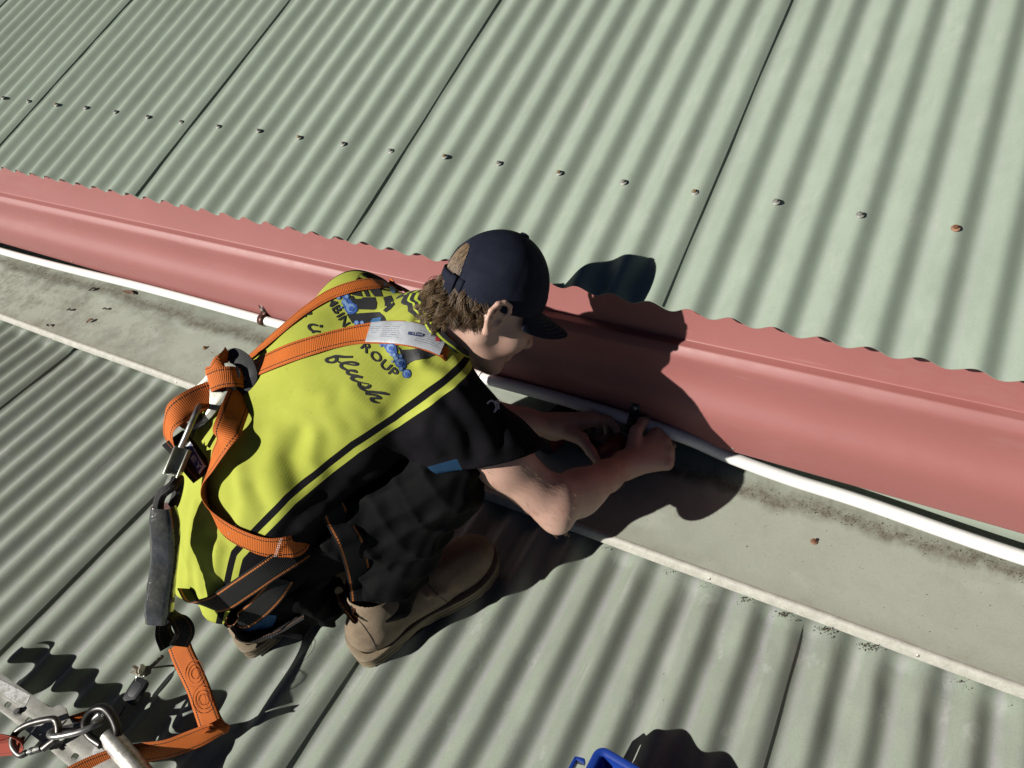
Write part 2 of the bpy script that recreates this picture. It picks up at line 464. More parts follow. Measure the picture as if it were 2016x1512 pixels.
# ------------------------------------------------------------------ apron flashing
def apron_paint():
    t = NT('weathered_flashing')
    sx = t.n('ShaderNodeSeparateXYZ'); t.l(t.tc.outputs['Object'], sx.inputs[0])
    big = t.noise(3.2, 5, 0.62); mid = t.noise(24, 5, 0.7); fine = t.noise(380, 2, 0.75)
    c = t.ramp(big, [(0.25, (0.37, 0.395, 0.32)), (0.75, (0.43, 0.455, 0.375))])
    c = t.mix(t.math('MULTIPLY', t.ramp(fine, [(0.35, 0), (0.75, 1)]), 0.5), c, (0.52, 0.54, 0.46))
    c = t.mix(t.math('MULTIPLY', t.ramp(mid, [(0.5, 0), (0.8, 1)]), 0.30), c, (0.27, 0.27, 0.21))
    # dried puddle blotches
    bl = t.ramp(t.noise(13, 2, 0.4, stretch=(0.7, 1, 1)), [(0.60, 0), (0.72, 1)])
    c = t.mix(t.math('MULTIPLY', bl, 0.35), c, (0.58, 0.60, 0.53))
    lw = t.ramp(t.math('MULTIPLY', t.math('ADD', sx.outputs['X'], 2.4), 0.5), [(0.0, 1), (0.75, 0.12)])
    gm = t.math('MULTIPLY', t.math('MULTIPLY', t.ramp(t.noise(9, 6, 0.75), [(0.45, 0), (0.62, 1)]), lw), 0.75)
    c = t.mix(gm, c, (0.16, 0.155, 0.115))
    gs = t.math('MULTIPLY', t.ramp(t.noise(120, 4, 0.8), [(0.6, 0), (0.7, 1)]), lw)
    c = t.mix(t.math('MULTIPLY', gs, 0.5), c, (0.09, 0.08, 0.06))
    # tide line of silt along the low back of the tray
    wob = t.math('ADD', sx.outputs['Y'], t.math('MULTIPLY', t.math('SUBTRACT', t.noise(6, 5, 0.7, stretch=(1, .4, 1)), 0.5), 0.11))
    silt = t.math('MULTIPLY', t.ramp(wob, [(0.188, 0), (0.212, 1)]), t.ramp(wob, [(0.222, 1), (0.262, 0)]))
    silt = t.math('MULTIPLY', silt, t.ramp(t.noise(60, 4, 0.8), [(0.25, 0.25), (0.6, 1)]))
    c = t.mix(t.math('MULTIPLY', silt, 0.9), c, (0.13, 0.11, 0.075))
    # algae film behind the tide line
    al = t.ramp(wob, [(0.25, 0), (0.29, 1)])
    c = t.mix(t.math('MULTIPLY', al, 0.5), c, (0.27, 0.35, 0.28))
    # dirt edge along the front fold
    fr = t.math('MULTIPLY', t.ramp(wob, [(0.0, 1), (0.045, 0)]), t.ramp(mid, [(0.3, 0.2), (0.65, 1)]))
    c = t.mix(t.math('MULTIPLY', fr, 0.45), c, (0.22, 0.19, 0.13))
    t.bump(t.mix(0.6, mid, fine), 0.25, 0.001)
    return t.set(c, t.ramp(mid, [(0.3, 0.55), (0.7, 0.8)]))
M['apron'] = apron_paint()
def lip_paint():  # fold paler than the tray: sunlight on its slant put into the colour
    t = NT('pale_sunlit_fold')
    mid = t.noise(45, 5, 0.7); fine = t.noise(300, 3, 0.7)
    c = t.ramp(mid, [(0.3, (0.42, 0.41, 0.35)), (0.7, (0.62, 0.61, 0.54))])
    c = t.mix(t.math('MULTIPLY', t.ramp(fine, [(0.4, 0), (0.7, 1)]), 0.3), c, (0.22, 0.2, 0.15))
    t.bump(mid, 0.2, 0.0008)
    return t.set(c, 0.65)
ap = empty('apron_flashing', (0, 0.15, 0.02))
tag(ap, 'flat weathered grey green metal flashing tray between the two roofs', 'flashing')
xs = [-6.1 + 0.05 * i for i in range(180)]
def apz(x, y):
    z = 0.021 + 0.037 * max(0, y) + 0.0016 * noise.noise(V((x * 3, y * 9, 1))) + 0.0005 * noise.noise(V((x * 14, y * 20, 4)))
    return z
ys = [0.006, 0.02, 0.05, 0.09, 0.13, 0.17, 0.205, 0.235, 0.255, 0.262, 0.285, 0.312]
P = [[V((x, y, apz(x, y) )) for x in xs] for y in ys]
P.append([V((x, 0.316, apz(x, .312) + 0.004)) for x in xs]); P.append([V((x, 0.320, 0.155)) for x in xs])
b = MB(); b.grid(P, flip=True)
o = b.build('tray', M['apron'], ap, angle=60); o.data.flip_normals()
lp = MB()
def wz(x): return 0.0014 * noise.noise(V((x * 2.3, 3, 1)))
P = [[V((x, y + 1.6 * wz(x), z + wz(x))) for x in xs] for (y, z) in ((0.007, 0.0212), (0.0035, 0.0226), (-0.0005, 0.0222), (-0.0045, 0.019), (-0.0095, 0.0075), (-0.0100, 0.0045), (-0.0085, 0.0035), (-0.002, 0.0035))]
lp.grid(P)
o = lp.build('folded_edge', lip_paint(), ap, angle=50); o.data.flip_normals()
for x in (0.19, 0.565, -0.62, -1.4):
    o = bpy.data.objects.new('rivet', rme); col.objects.link(o); o.location = (x, -0.0072 + 1.6 * wz(x), 0.0135); o.rotation_euler = (R_(-25), 0, 0); parent(o, ap)
# two rusty screws on the tray
for (u, v) in ((1602, 1068), (404, 686)):
    p = onz(u, v, 0.025); p.z = apz(p.x, p.y) + 0.0005
    oo = put_screw(SM[2], p, V((0.1, 0.05, 1)), ap, 0.1); oo.name = 'rusty_screw'

# ------------------------------------------------------------------ white pipe
def pipe_mat():
    t = NT('white_pvc')
    d = t.ramp(t.noise(30, 5, 0.7, stretch=(0.3, 1, 1)), [(0.5, 0), (0.75, 1)])
    s = t.ramp(t.noise(180, 3, 0.7), [(0.62, 0), (0.7, 1)])
    c = t.mix(t.math('MULTIPLY', d, 0.25), (0.74, 0.73, 0.70), (0.52, 0.50, 0.45))
    c = t.mix(t.math('MULTIPLY', s, 0.35), c, (0.28, 0.25, 0.2))
    return t.set(c, 0.38)
pm = pipe_mat()
pp = empty('white_pipe', (-0.5, 0.29, 0.05))
tag(pp, 'long thin white plastic pipe lying along the foot of the red gutter', 'pipe')
PR = 0.0145
pl = [(-6.0, .225, .085), (-4.0, .226, .085), (-2.60, .226, .076), (-1.72, .228, .106), (-1.205, .228, .116), (-0.82, .228, .124), (-0.455, .228, .137), (-0.24, .228, .142), (-0.06, .228, .138), (0.06, .238, .118), (0.153, .250, .082), (0.28, .256, .060), (0.421, .258, .052), (0.70, .240, .0515), (1.1, .236, .0515), (2.0, .236, .0515)]
cl = catmull(pl, 8)
b1 = MB(); b1.tube([p for p in cl if p.x < -0.463], PR * 0.92, 16); b1.build('pipe_length', pm, pp)
b2 = MB(); b2.tube([p for p in cl if p.x > -0.475], PR, 16); b2.build('pipe_length', pm, pp)
sock = [p for p in cl if -0.56 < p.x < -0.44]
b3 = MB(); b3.tube(resample([sock[0].lerp(sock[1], .5), sock[-1]], 0.02), PR * 1.16, 16); b3.build('socket', pm, pp)
# ------------------------------------------------------------------ implicit surfaces -> one continuous mesh
A3 = lambda p: np.array(p, dtype=np.float32)
class Field:
    def __init__(self, lo, hi, h):
        self.lo = A3(lo); self.h = np.float32(h)
        self.n = np.ceil((A3(hi) - self.lo) / h).astype(int) + 1
        self.F = np.full(self.n, 0.5, np.float32)
    def box(self, lo, hi, pad):
        a = np.maximum(0, np.floor((A3(lo) - pad - self.lo) / self.h).astype(int))
        b = np.minimum(self.n, np.ceil((A3(hi) + pad - self.lo) / self.h).astype(int) + 1)
        if (b <= a).any(): return None
        g = [self.lo[i] + self.h * np.arange(a[i], b[i], dtype=np.float32) for i in range(3)]
        return (slice(a[0], b[0]), slice(a[1], b[1]), slice(a[2], b[2])), g[0][:, None, None], g[1][None, :, None], g[2][None, None, :]
    def put(self, sl, d, k, op):
        F = self.F[sl]
        if op == 'add':
            if k <= 0: r = np.minimum(F, d)
            else:
                h = np.clip(0.5 + 0.5 * (F - d) / k, 0, 1); r = F + (d - F) * h - k * h * (1 - h)
        else:
            d = -d
            if k <= 0: r = np.maximum(F, d)
            else:
                h = np.clip(0.5 - 0.5 * (F - d) / k, 0, 1); r = F + (d - F) * h + k * h * (1 - h)
        self.F[sl] = r
    def cone(self, a, b, ra, rb=None, k=0.02, op='add', lat=None, s=1.0):
        """tapered capsule; lat/s widen it along one direction"""
        rb = ra if rb is None else rb
        a, b = A3(a), A3(b); mr = max(ra, rb) * max(1, s)
        q = self.box(np.minimum(a, b) - mr, np.maximum(a, b) + mr, max(k, 0.01) * 1.5)
        if q is None: return
        sl, X, Y, Z = q
        dx, dy, dz = X - a[0], Y - a[1], Z - a[2]; ba = b - a
        if lat is not None:
            L = A3(lat) / np.linalg.norm(lat)
            l = dx * L[0] + dy * L[1] + dz * L[2]; lb = float(ba @ L); f = 1.0 / s - 1
            # move into the frame where the lateral direction is squeezed about the axis line
            t0 = np.clip((dx * ba[0] + dy * ba[1] + dz * ba[2]) / max(1e-9, float(ba @ ba)), 0, 1)
            w = (l - t0 * lb) * f
            dx, dy, dz = dx + L[0] * w, dy + L[1] * w, dz + L[2] * w
        t = np.clip((dx * ba[0] + dy * ba[1] + dz * ba[2]) / max(1e-9, float(ba @ ba)), 0, 1)
        d = np.sqrt((dx - t * ba[0]) ** 2 + (dy - t * ba[1]) ** 2 + (dz - t * ba[2]) ** 2) - (ra + (rb - ra) * t)
        self.put(sl, d, k, op)
    def ell(self, c, r, k=0.02, op='add', frame=None):
        c = A3(c); mr = max(r)
        q = self.box(c - mr, c + mr, max(k, 0.01) * 1.5)
        if q is None: return
        sl, X, Y, Z = q
        dx, dy, dz = X - c[0], Y - c[1], Z - c[2]
        if frame is not None:
            f = [A3(x) for x in frame]
            dx, dy, dz = [dx * g[0] + dy * g[1] + dz * g[2] for g in f]
        k0 = np.sqrt((dx / r[0]) ** 2 + (dy / r[1]) ** 2 + (dz / r[2]) ** 2)
        k1 = np.sqrt((dx / r[0] ** 2) ** 2 + (dy / r[1] ** 2) ** 2 + (dz / r[2] ** 2) ** 2) + 1e-9
        self.put(sl, k0 * (k0 - 1) / k1, k, op)
    def chain(self, pts, rs, k=0.01, op='add'):
        for (a, b, ra, rb) in zip(pts, pts[1:], rs, rs[1:]): self.cone(a, b, ra, rb, k, op)
    def wave(self, amp, dirs, ridged=None):
        g = [self.lo[i] + self.h * np.arange(self.n[i], dtype=np.float32) for i in range(3)]
        X, Y, Z = g[0][:, None, None], g[1][None, :, None], g[2][None, None, :]
        near = np.abs(self.F) < 0.03
        idx = np.nonzero(near)
        x, y, z = g[0][idx[0]], g[1][idx[1]], g[2][idx[2]]
        d = np.zeros_like(x)
        for (kx, ky, kz), ph, wx, am in dirs:
            q = np.sin(kx * x + ky * y + kz * z + ph + 1.3 * np.sin(wx * (x * 1.0 + y * 0.7 - z * 1.3)))
            d += am * (q if ridged is None else (2 * np.abs(q) ** ridged - 1))
        self.F[idx] += amp * d
    def mesh(self, smooth=2):
        F = self.F; ins = F < 0
        n = np.array(F.shape)
        cnt = np.zeros(n - 1, np.int8)
        for i in (0, 1):
            for j in (0, 1):
                for k in (0, 1):
                    cnt += ins[i:n[0] - 1 + i, j:n[1] - 1 + j, k:n[2] - 1 + k]
        act = (cnt > 0) & (cnt < 8)
        I = np.stack(np.nonzero(act), 1)
        vid = np.full(n - 1, -1, np.int32); vid[act] = np.arange(len(I))
        acc = np.zeros((len(I), 3)); num = np.zeros(len(I))
        corners = [(i, j, k) for i in (0, 1) for j in (0, 1) for k in (0, 1)]
        for c in corners:
            for ax in range(3):
                if c[ax]: continue
                e = list(c); e[ax] = 1
                a = F[I[:, 0] + c[0], I[:, 1] + c[1], I[:, 2] + c[2]].astype(float)
                b = F[I[:, 0] + e[0], I[:, 1] + e[1], I[:, 2] + e[2]].astype(float)
                x = (a < 0) != (b < 0)
                t = np.where(x, a / np.where(x, a - b, 1), 0)
                p = np.zeros((len(I), 3)); p[:] = c; p[:, ax] = t
                acc += p * x[:, None]; num += x
        Vt = (I + acc / num[:, None]) * float(self.h) + self.lo.astype(float)
        quads = []
        for ax in range(3):
            u, v = (ax + 1) % 3, (ax + 2) % 3
            sl0 = [slice(None)] * 3; sl1 = [slice(None)] * 3
            sl0[ax] = slice(0, n[ax] - 1); sl1[ax] = slice(1, n[ax])
            a, b = ins[tuple(sl0)], ins[tuple(sl1)]
            E = np.stack(np.nonzero(a != b), 1)
            ok = (E[:, u] > 0) & (E[:, v] > 0) & (E[:, u] < n[u] - 1) & (E[:, v] < n[v] - 1)
            E = E[ok]; fl = a[tuple(E.T)]
            def vi(du, dv):
                q = E.copy(); q[:, u] -= du; q[:, v] -= dv
                return vid[tuple(q.T)]
            Q = np.stack([vi(1, 1), vi(0, 1), vi(0, 0), vi(1, 0)], 1)
            Q[~fl] = Q[~fl][:, ::-1]
            quads.append(Q)
        Q = np.concatenate(quads)
        Q = Q[(Q >= 0).all(1)]
        for _ in range(smooth):
            s = np.zeros_like(Vt); c = np.zeros(len(Vt))
            for i in range(4):
                j = (i + 1) % 4
                np.add.at(s, Q[:, i], Vt[Q[:, j]]); np.add.at(c, Q[:, i], 1)
                np.add.at(s, Q[:, j], Vt[Q[:, i]]); np.add.at(c, Q[:, j], 1)
            Vt = 0.5 * Vt + 0.5 * s / np.maximum(c, 1)[:, None]
        return Vt, Q
def np_mesh(name, Vt, Q, mats, par=None, angle=0, mi=None, attrs=None):
    used = np.unique(Q); remap = np.full(len(Vt), -1); remap[used] = np.arange(len(used))
    Vt = Vt[used]; Q = remap[Q]
    me = bpy.data.meshes.new(name)
    me.vertices.add(len(Vt)); me.vertices.foreach_set('co', Vt.astype(np.float32).ravel())
    me.loops.add(Q.size); me.loops.foreach_set('vertex_index', Q.astype(np.int32).ravel())
    me.polygons.add(len(Q)); me.polygons.foreach_set('loop_start', np.arange(0, Q.size, 4, dtype=np.int32))
    me.polygons.foreach_set('loop_total', np.full(len(Q), 4, np.int32))
    for q in (mats if isinstance(mats, (list, tuple)) else [mats]): me.materials.append(q)
    if mi is not None: me.polygons.foreach_set('material_index', mi.astype(np.int32))
    me.update(calc_edges=True); me.validate()
    for k, a in (attrs or {}).items():
        at = me.attributes.new(k, 'FLOAT', 'POINT'); at.data.foreach_set('value', a[used].astype(np.float32))
    return finish(name, me, par, True, angle)
def attr(t, name):
    a = t.n('ShaderNodeAttribute'); a.attribute_name = name; return a.outputs['Fac']
def wavetex(t, vec, scale, axis='X'):
    w = t.n('ShaderNodeTexWave'); w.bands_direction = axis; w.inputs['Scale'].default_value = scale
    t.l(vec, w.inputs['Vector']); return w.outputs['Fac']

# ------------------------------------------------------------------ the worker: skeleton
SHR, SHL = V((-0.240, -0.136, 0.474)), V((-0.545, 0.020, 0.500))
ELR, WRR = V((-0.072, -0.116, 0.258)), V((-0.036, 0.112, 0.128))
ELL, WRL = V((-0.388, 0.012, 0.268)), V((-0.213, 0.142, 0.148))
HPR, HPL = V((-0.520, -0.400, 0.245)), V((-0.665, -0.325, 0.255))
KNR, KNL = V((-0.250, -0.205, 0.352)), V((-0.430, -0.100, 0.350))
ANR, ANL = V((-0.348, -0.342, 0.130)), V((-0.570, -0.415, 0.110))
HS = 0.97
HC = CAM_C + ray(960, 592) * 1.277
HR_, HF_, HU_ = V((0.842, -0.526, 0.118)), V((0.4333, 0.5297, -0.729)), V((0.321, 0.6652, 0.674))
_y = R_(11)
HR_, HF_ = HR_ * math.cos(_y) - HF_ * math.sin(_y), HF_ * math.cos(_y) + HR_ * math.sin(_y)
HR_.normalize(); HF_ = (HF_ - HR_ * HF_.dot(HR_)).normalized(); HU_ = HR_.cross(HF_)
def hd(x, y, z): return HC + (HR_ * x + HF_ * y + HU_ * z) * HS
HFRAME = (HR_, HF_, HU_)
NECK = V((-0.335, -0.020, 0.535))

# ------------------------------------------------------------------ skin
def skin_mat():
    t = NT('fair_skin')
    big = t.noise(9, 4); fine = t.noise(260, 3, 0.7); sp = t.noise(900, 2)
    c = t.ramp(big, [(0.3, (0.56, 0.335, 0.255)), (0.7, (0.63, 0.40, 0.31))])
    c = t.mix(t.math('MULTIPLY', t.ramp(t.noise(30, 3), [(0.5, 0), (0.8, 1)]), 0.4), c, (0.62, 0.29, 0.225))
    c = t.mix(t.math('MULTIPLY', t.ramp(fine, [(0.5, 0), (0.8, 1)]), 0.3), c, (0.50, 0.29, 0.21))
    t.bump(t.mix(0.4, t.mix(0.5, fine, sp), t.noise(70, 4, 0.6)), 0.30, 0.0012)
    m_ = t.set(c, 0.52)
    t.b.inputs['Subsurface Weight'].default_value = 0.12
    t.b.inputs['Subsurface Radius'].default_value = (0.010, 0.004, 0.002)
    t.b.inputs['Subsurface Scale'].default_value = 0.35
    return m_
person = empty('person', (-0.45, -0.30, 0.0))
tag(person, 'person in yellow hi-vis shirt and navy cap squatting to fix a pipe with a drill', 'person')
S = Field((-0.64, -0.20, 0.03), (0.085, 0.30, 0.74), 0.0026)
# head
S.ell(hd(0, -0.004, 0.030), (0.074 * HS, 0.088 * HS, 0.094 * HS), 0, frame=HFRAME)
S.ell(hd(0, 0.032, -0.030), (0.063 * HS, 0.060 * HS, 0.082 * HS), 0.03, frame=HFRAME)
for s in (-1, 1):
    S.cone(hd(s * 0.052, -0.004, -0.052), hd(s * 0.016, 0.066, -0.104), 0.021, 0.015, 0.022)
    S.ell(hd(s * 0.040, 0.058, -0.034), (0.026, 0.026, 0.026), 0.03)
    S.cone(hd(s * 0.012, 0.086, 0.016), hd(s * 0.046, 0.066, 0.014), 0.012, 0.011, 0.02)
    S.ell(hd(s * 0.034, 0.100, -0.004), (0.016, 0.016, 0.012), 0.014, 'sub')
    S.ell(hd(s * 0.032, 0.078, -0.003), (0.0135, 0.0135, 0.0125), 0.006)
    S.cone(hd(s * 0.020, 0.090, 0.0045), hd(s * 0.045, 0.079, 0.003), 0.003, 0.0025, 0.004)
    S.ell(hd(s * 0.009, 0.103, -0.045), (0.008, 0.009, 0.007), 0.008)
    S.ell(hd(s * 0.0085, 0.107, -0.0515), (0.0035, 0.004, 0.003), 0.003, 'sub')
S.ell(hd(0, 0.070, -0.104), (0.020, 0.016, 0.015), 0.018)
S.cone(hd(0, 0.088, 0.004), hd(0, 0.112, -0.038), 0.0085, 0.0105, 0.012)
S.ell(hd(0, 0.113, -0.040), (0.0105, 0.0095, 0.009), 0.008)
S.cone(hd(0, 0.098, -0.050), hd(0, 0.094, -0.062), 0.006, 0.006, 0.01)
S.cone(hd(-0.020, 0.081, -0.068), hd(0, 0.094, -0.0655), 0.0055, 0.0075, 0.006)
S.cone(hd(0.020, 0.081, -0.068), hd(0, 0.094, -0.0655), 0.0055, 0.0075, 0.006)
S.cone(hd(-0.018, 0.080, -0.079), hd(0, 0.091, -0.080), 0.0055, 0.008, 0.006)
S.cone(hd(0.018, 0.080, -0.079), hd(0, 0.091, -0.080), 0.0055, 0.008, 0.006)
S.cone(hd(-0.020, 0.092, -0.0728), hd(0.020, 0.092, -0.0728), 0.0022, 0.0022, 0.003, 'sub')
# neck and hidden trunk
S.cone(hd(0, -0.034, -0.040), NECK, 0.056 * HS, 0.060, 0.03)
S.cone(hd(0, 0.008, -0.070), NECK + V((0.05, 0.05, -0.05)), 0.040, 0.05, 0.03)
S.cone(NECK, V((-0.47, -0.19, 0.43)), 0.06, 0.075, 0.04)
S.cone(NECK + V((0.01, 0, -0.03)), SHR, 0.040, 0.042, 0.03); S.cone(NECK + V((-0.02, 0, -0.02)), SHL, 0.045, 0.042, 0.03)
# ears
for s in (-1, 1):
    e = lambda y, z, x=0.080: hd(s * x, y, z)
    S.ell(e(-0.010, -0.012, 0.076), (0.008, 0.017, 0.026), 0.008, frame=HFRAME)
    S.ell(e(-0.004, -0.012, 0.087), (0.007, 0.009, 0.013), 0.004, 'sub', frame=HFRAME)
    hx = [(0.006, -0.002, .078), (0.010, 0.012, .081), (0.004, 0.022, .085), (-0.010, 0.025, .089), (-0.022, 0.018, .092), (-0.027, 0.002, .092), (-0.024, -0.014, .090), (-0.016, -0.028, .086)]
    S.chain([e(y, z, x) for y, z, x in hx], [0.0036, 0.0040, 0.0042, 0.0044, 0.0044, 0.0042, 0.0042, 0.0048], 0.003)
    S.chain([e(y, z, x) for y, z, x in [(-0.012, 0.014, .085), (-0.017, 0.000, .087), (-0.014, -0.018, .086)]], [0.003, 0.0035, 0.003], 0.003)
    S.ell(e(-0.010, -0.035, 0.083), (0.006, 0.008, 0.009), 0.005, frame=HFRAME)
    S.ell(e(0.006, -0.013, 0.080), (0.005, 0.0045, 0.007), 0.004, frame=HFRAME)
# arms
def arm(sh, el, wr, big=1.0):
    S.cone(sh, sh.lerp(el, 0.5), 0.050 * big, 0.047 * big, 0.03)
    S.cone(sh.lerp(el, 0.5), el, 0.047 * big, 0.0385 * big, 0.02)
    f = (wr - el)
    S.cone(el, el + f * 0.30, 0.0385 * big, 0.0415 * big, 0.015)
    S.cone(el + f * 0.30, el + f * 0.72, 0.0415 * big, 0.031 * big, 0.02)
    S.cone(el + f * 0.72, wr, 0.031 * big, 0.0265 * big, 0.015)
arm(SHR, ELR, WRR)
S.ell(ELR + V((0.012, -0.018, -0.022)), (0.019, 0.017, 0.017), 0.022)
S.cone(ELR + V((0.0, 0.02, 0.02)), ELR + (WRR - ELR) * 0.45 + V((0.012, 0, 0.012)), 0.030, 0.024, 0.03)
arm(SHL, ELL, WRL, 0.95)
# right hand closed round the front of the driver
def hand(wr, mcps, fingers, palm_r=0.0145, thumb=None, fr=0.0092):
    base = V(wr)
    for p in mcps:
        S.cone(base, V(p), 0.023, palm_r, 0.016)
    for a, b in zip(mcps, mcps[1:]): S.cone(V(a), V(b), palm_r * 0.92, palm_r * 0.92, 0.008)
    for i, (m0, fg) in enumerate(zip(mcps, fingers)):
        k = fr * (0.88 if i == 3 else 1.0)
        pts = [V(m0)] + [V(q) for q in fg]
        S.chain(pts, [k * 1.12, k * 1.03, k * 0.95, k * 0.86][:len(pts)], 0.0028)
        S.ell(pts[0] + V((0, 0, 0.003)), (0.0125, 0.0125, 0.0115), 0.008)
        S.ell(pts[1], (k * 1.12,) * 3, 0.004)
    if thumb:
        pts = [V(q) for q in thumb]
        S.chain(pts, [0.019, 0.0135, 0.0112, 0.0092][:len(pts)], 0.006)
hand(WRR, [(-0.002, 0.212, 0.132), (0.017, 0.204, 0.124), (0.030, 0.190, 0.113), (0.036, 0.170, 0.101)],
     [[(-0.014, 0.246, 0.126), (-0.034, 0.256, 0.112), (-0.044, 0.250, 0.098)],
      [(0.010, 0.243, 0.103), (-0.014, 0.250, 0.086), (-0.032, 0.238, 0.080)],
      [(0.026, 0.228, 0.090), (0.004, 0.238, 0.070), (-0.016, 0.226, 0.066)],
      [(0.034, 0.204, 0.078), (0.014, 0.216, 0.060), (-0.004, 0.206, 0.057)]],
     thumb=[(-0.030, 0.150, 0.136), (-0.040, 0.190, 0.152), (-0.036, 0.222, 0.150), (-0.033, 0.246, 0.138)])
hand(WRL, [(-0.138, 0.190, 0.152), (-0.150, 0.206, 0.136), (-0.165, 0.212, 0.118), (-0.182, 0.210, 0.101)],
     [[(-0.112, 0.207, 0.142), (-0.092, 0.205, 0.128), (-0.078, 0.196, 0.116)],
      [(-0.124, 0.222, 0.114), (-0.116, 0.206, 0.088), (-0.128, 0.188, 0.078)],
      [(-0.142, 0.226, 0.094), (-0.136, 0.206, 0.072), (-0.148, 0.188, 0.066)],
      [(-0.164, 0.222, 0.080), (-0.158, 0.204, 0.064), (-0.168, 0.190, 0.060)]],
     thumb=[(-0.180, 0.140, 0.146), (-0.142, 0.132, 0.148), (-0.112, 0.112, 0.142), (-0.090, 0.098, 0.132)])
Vt, Q = S.mesh(2)
del S
body = np_mesh('body', Vt, Q, skin_mat(), person)
_b = BVHTree.FromPolygons([tuple(x) for x in Vt], [tuple(x) for x in Q]); _r = random.Random(9); ah = MB()
for i in range(1500):
    s0, e0 = ((ELR, WRR), (ELL, WRL), (SHR.lerp(ELR, 0.5), ELR))[i % 3]
    c0 = s0.lerp(e0, _r.uniform(0.05, 0.95)); dv = V((_r.gauss(0, 1), _r.gauss(0, 1), _r.gauss(0, 1))).normalized()
    h = _b.ray_cast(c0 + dv * 0.15, -dv)
    if not h[0]: continue
    ax_ = (e0 - s0).normalized(); p1 = h[0] + h[1] * 0.0018 + ax_ * 0.004; p2 = h[0] + h[1] * 0.0022 + ax_ * 0.009 + dv.cross(ax_) * _r.uniform(-0.003, 0.003)
    ah.tube([h[0], p1, p2], [0.00016, 0.00013, 0.00006], 3, cap=False)
o = ah.build('arm_hair', simple('fine_hair', (0.34, 0.22, 0.13), 0.5), person); o['kind'] = 'stuff'

# ------------------------------------------------------------------ shirt
LAT = V((0.90, -0.43, -0.02)).normalized()
ST = [(V((-0.605, -0.450, 0.195)), 0.136, 0.085), (V((-0.590, -0.375, 0.290)), 0.166, 0.116), (V((-0.553, -0.290, 0.397)), 0.172, 0.118), (V((-0.474, -0.165, 0.458)), 0.176, 0.116), (V((-0.395, -0.055, 0.482)), 0.166, 0.098)]
T = Field((-0.80, -0.62, 0.06), (0.02, 0.16, 0.66), 0.0042)
for (a, wa, da), (b_, wb, db) in zip(ST, ST[1:]):
    T.cone(a, b_, da, db, 0.05, lat=LAT, s=0.5 * (wa / da + wb / db))
T.cone(SHR, SHL, 0.060, 0.064, 0.05)
T.cone(V((-0.385, -0.065, 0.50)), NECK + V((0.0, -0.02, 0.0)), 0.075, 0.070, 0.06)
# shoulder blades
T.ell(V((-0.375, -0.145, 0.535)), (0.06, 0.07, 0.035), 0.05)
T.ell(V((-0.525, -0.080, 0.535)), (0.06, 0.07, 0.035), 0.05)
# sleeves
SLR = SHR.lerp(ELR, 0.43); SLL = SHL.lerp(ELL, 0.55)
T.cone(SHR, SLR + (ELR - SHR) * 0.16, 0.061, 0.072, 0.045)
T.cone(V((-0.265, -0.150, 0.450)), onz(872, 905, 0.385), 0.055, 0.046, 0.04)
T.cone(SLR, onz(872, 915, 0.385), 0.060, 0.040, 0.04)
T.cone(SHL, SLL + (ELL - SHL) * 0.14, 0.066, 0.068, 0.045)
# cloth folds: ridges and valleys
def ridge(pts, r, k=0.03, op='add'):
    for a, b_ in zip(pts, pts[1:]): T.cone(a, b_, r, r, k, op)
# flare of the loose tail
T.cone(V((-0.655, -0.470, 0.24)), V((-0.670, -0.535, 0.17)), 0.030, 0.022, 0.05)
T.cone(V((-0.560, -0.500, 0.24)), V((-0.560, -0.545, 0.17)), 0.030, 0.024, 0.05)
T.wave(1.0, [((18, -9, 30), 0.4, 9, 0.0022), ((-26, 34, 14), 1.9, 14, 0.0013), ((44, 30, -38), 0.7, 22, 0.0008)])
# diagonal drag folds from armpit and waist
for (p, q, am) in [((-0.30, -0.20, 0.50), (-0.42, -0.33, 0.46), 0.007), ((-0.33, -0.24, 0.45), (-0.46, -0.36, 0.43), 0.006),
                   ((-0.42, -0.39, 0.37), (-0.54, -0.44, 0.40), 0.006), ((-0.45, -0.42, 0.32), (-0.57, -0.48, 0.35), 0.006),
                   ((-0.335, -0.075, 0.578), (-0.285, -0.115, 0.562), 0.006), ((-0.36, -0.065, 0.582), (-0.33, -0.125, 0.572), 0.006)]:
    T.cone(p, q, am, am * 0.6, 0.022, 'add')
Vt, Q = T.mesh(3)
del T
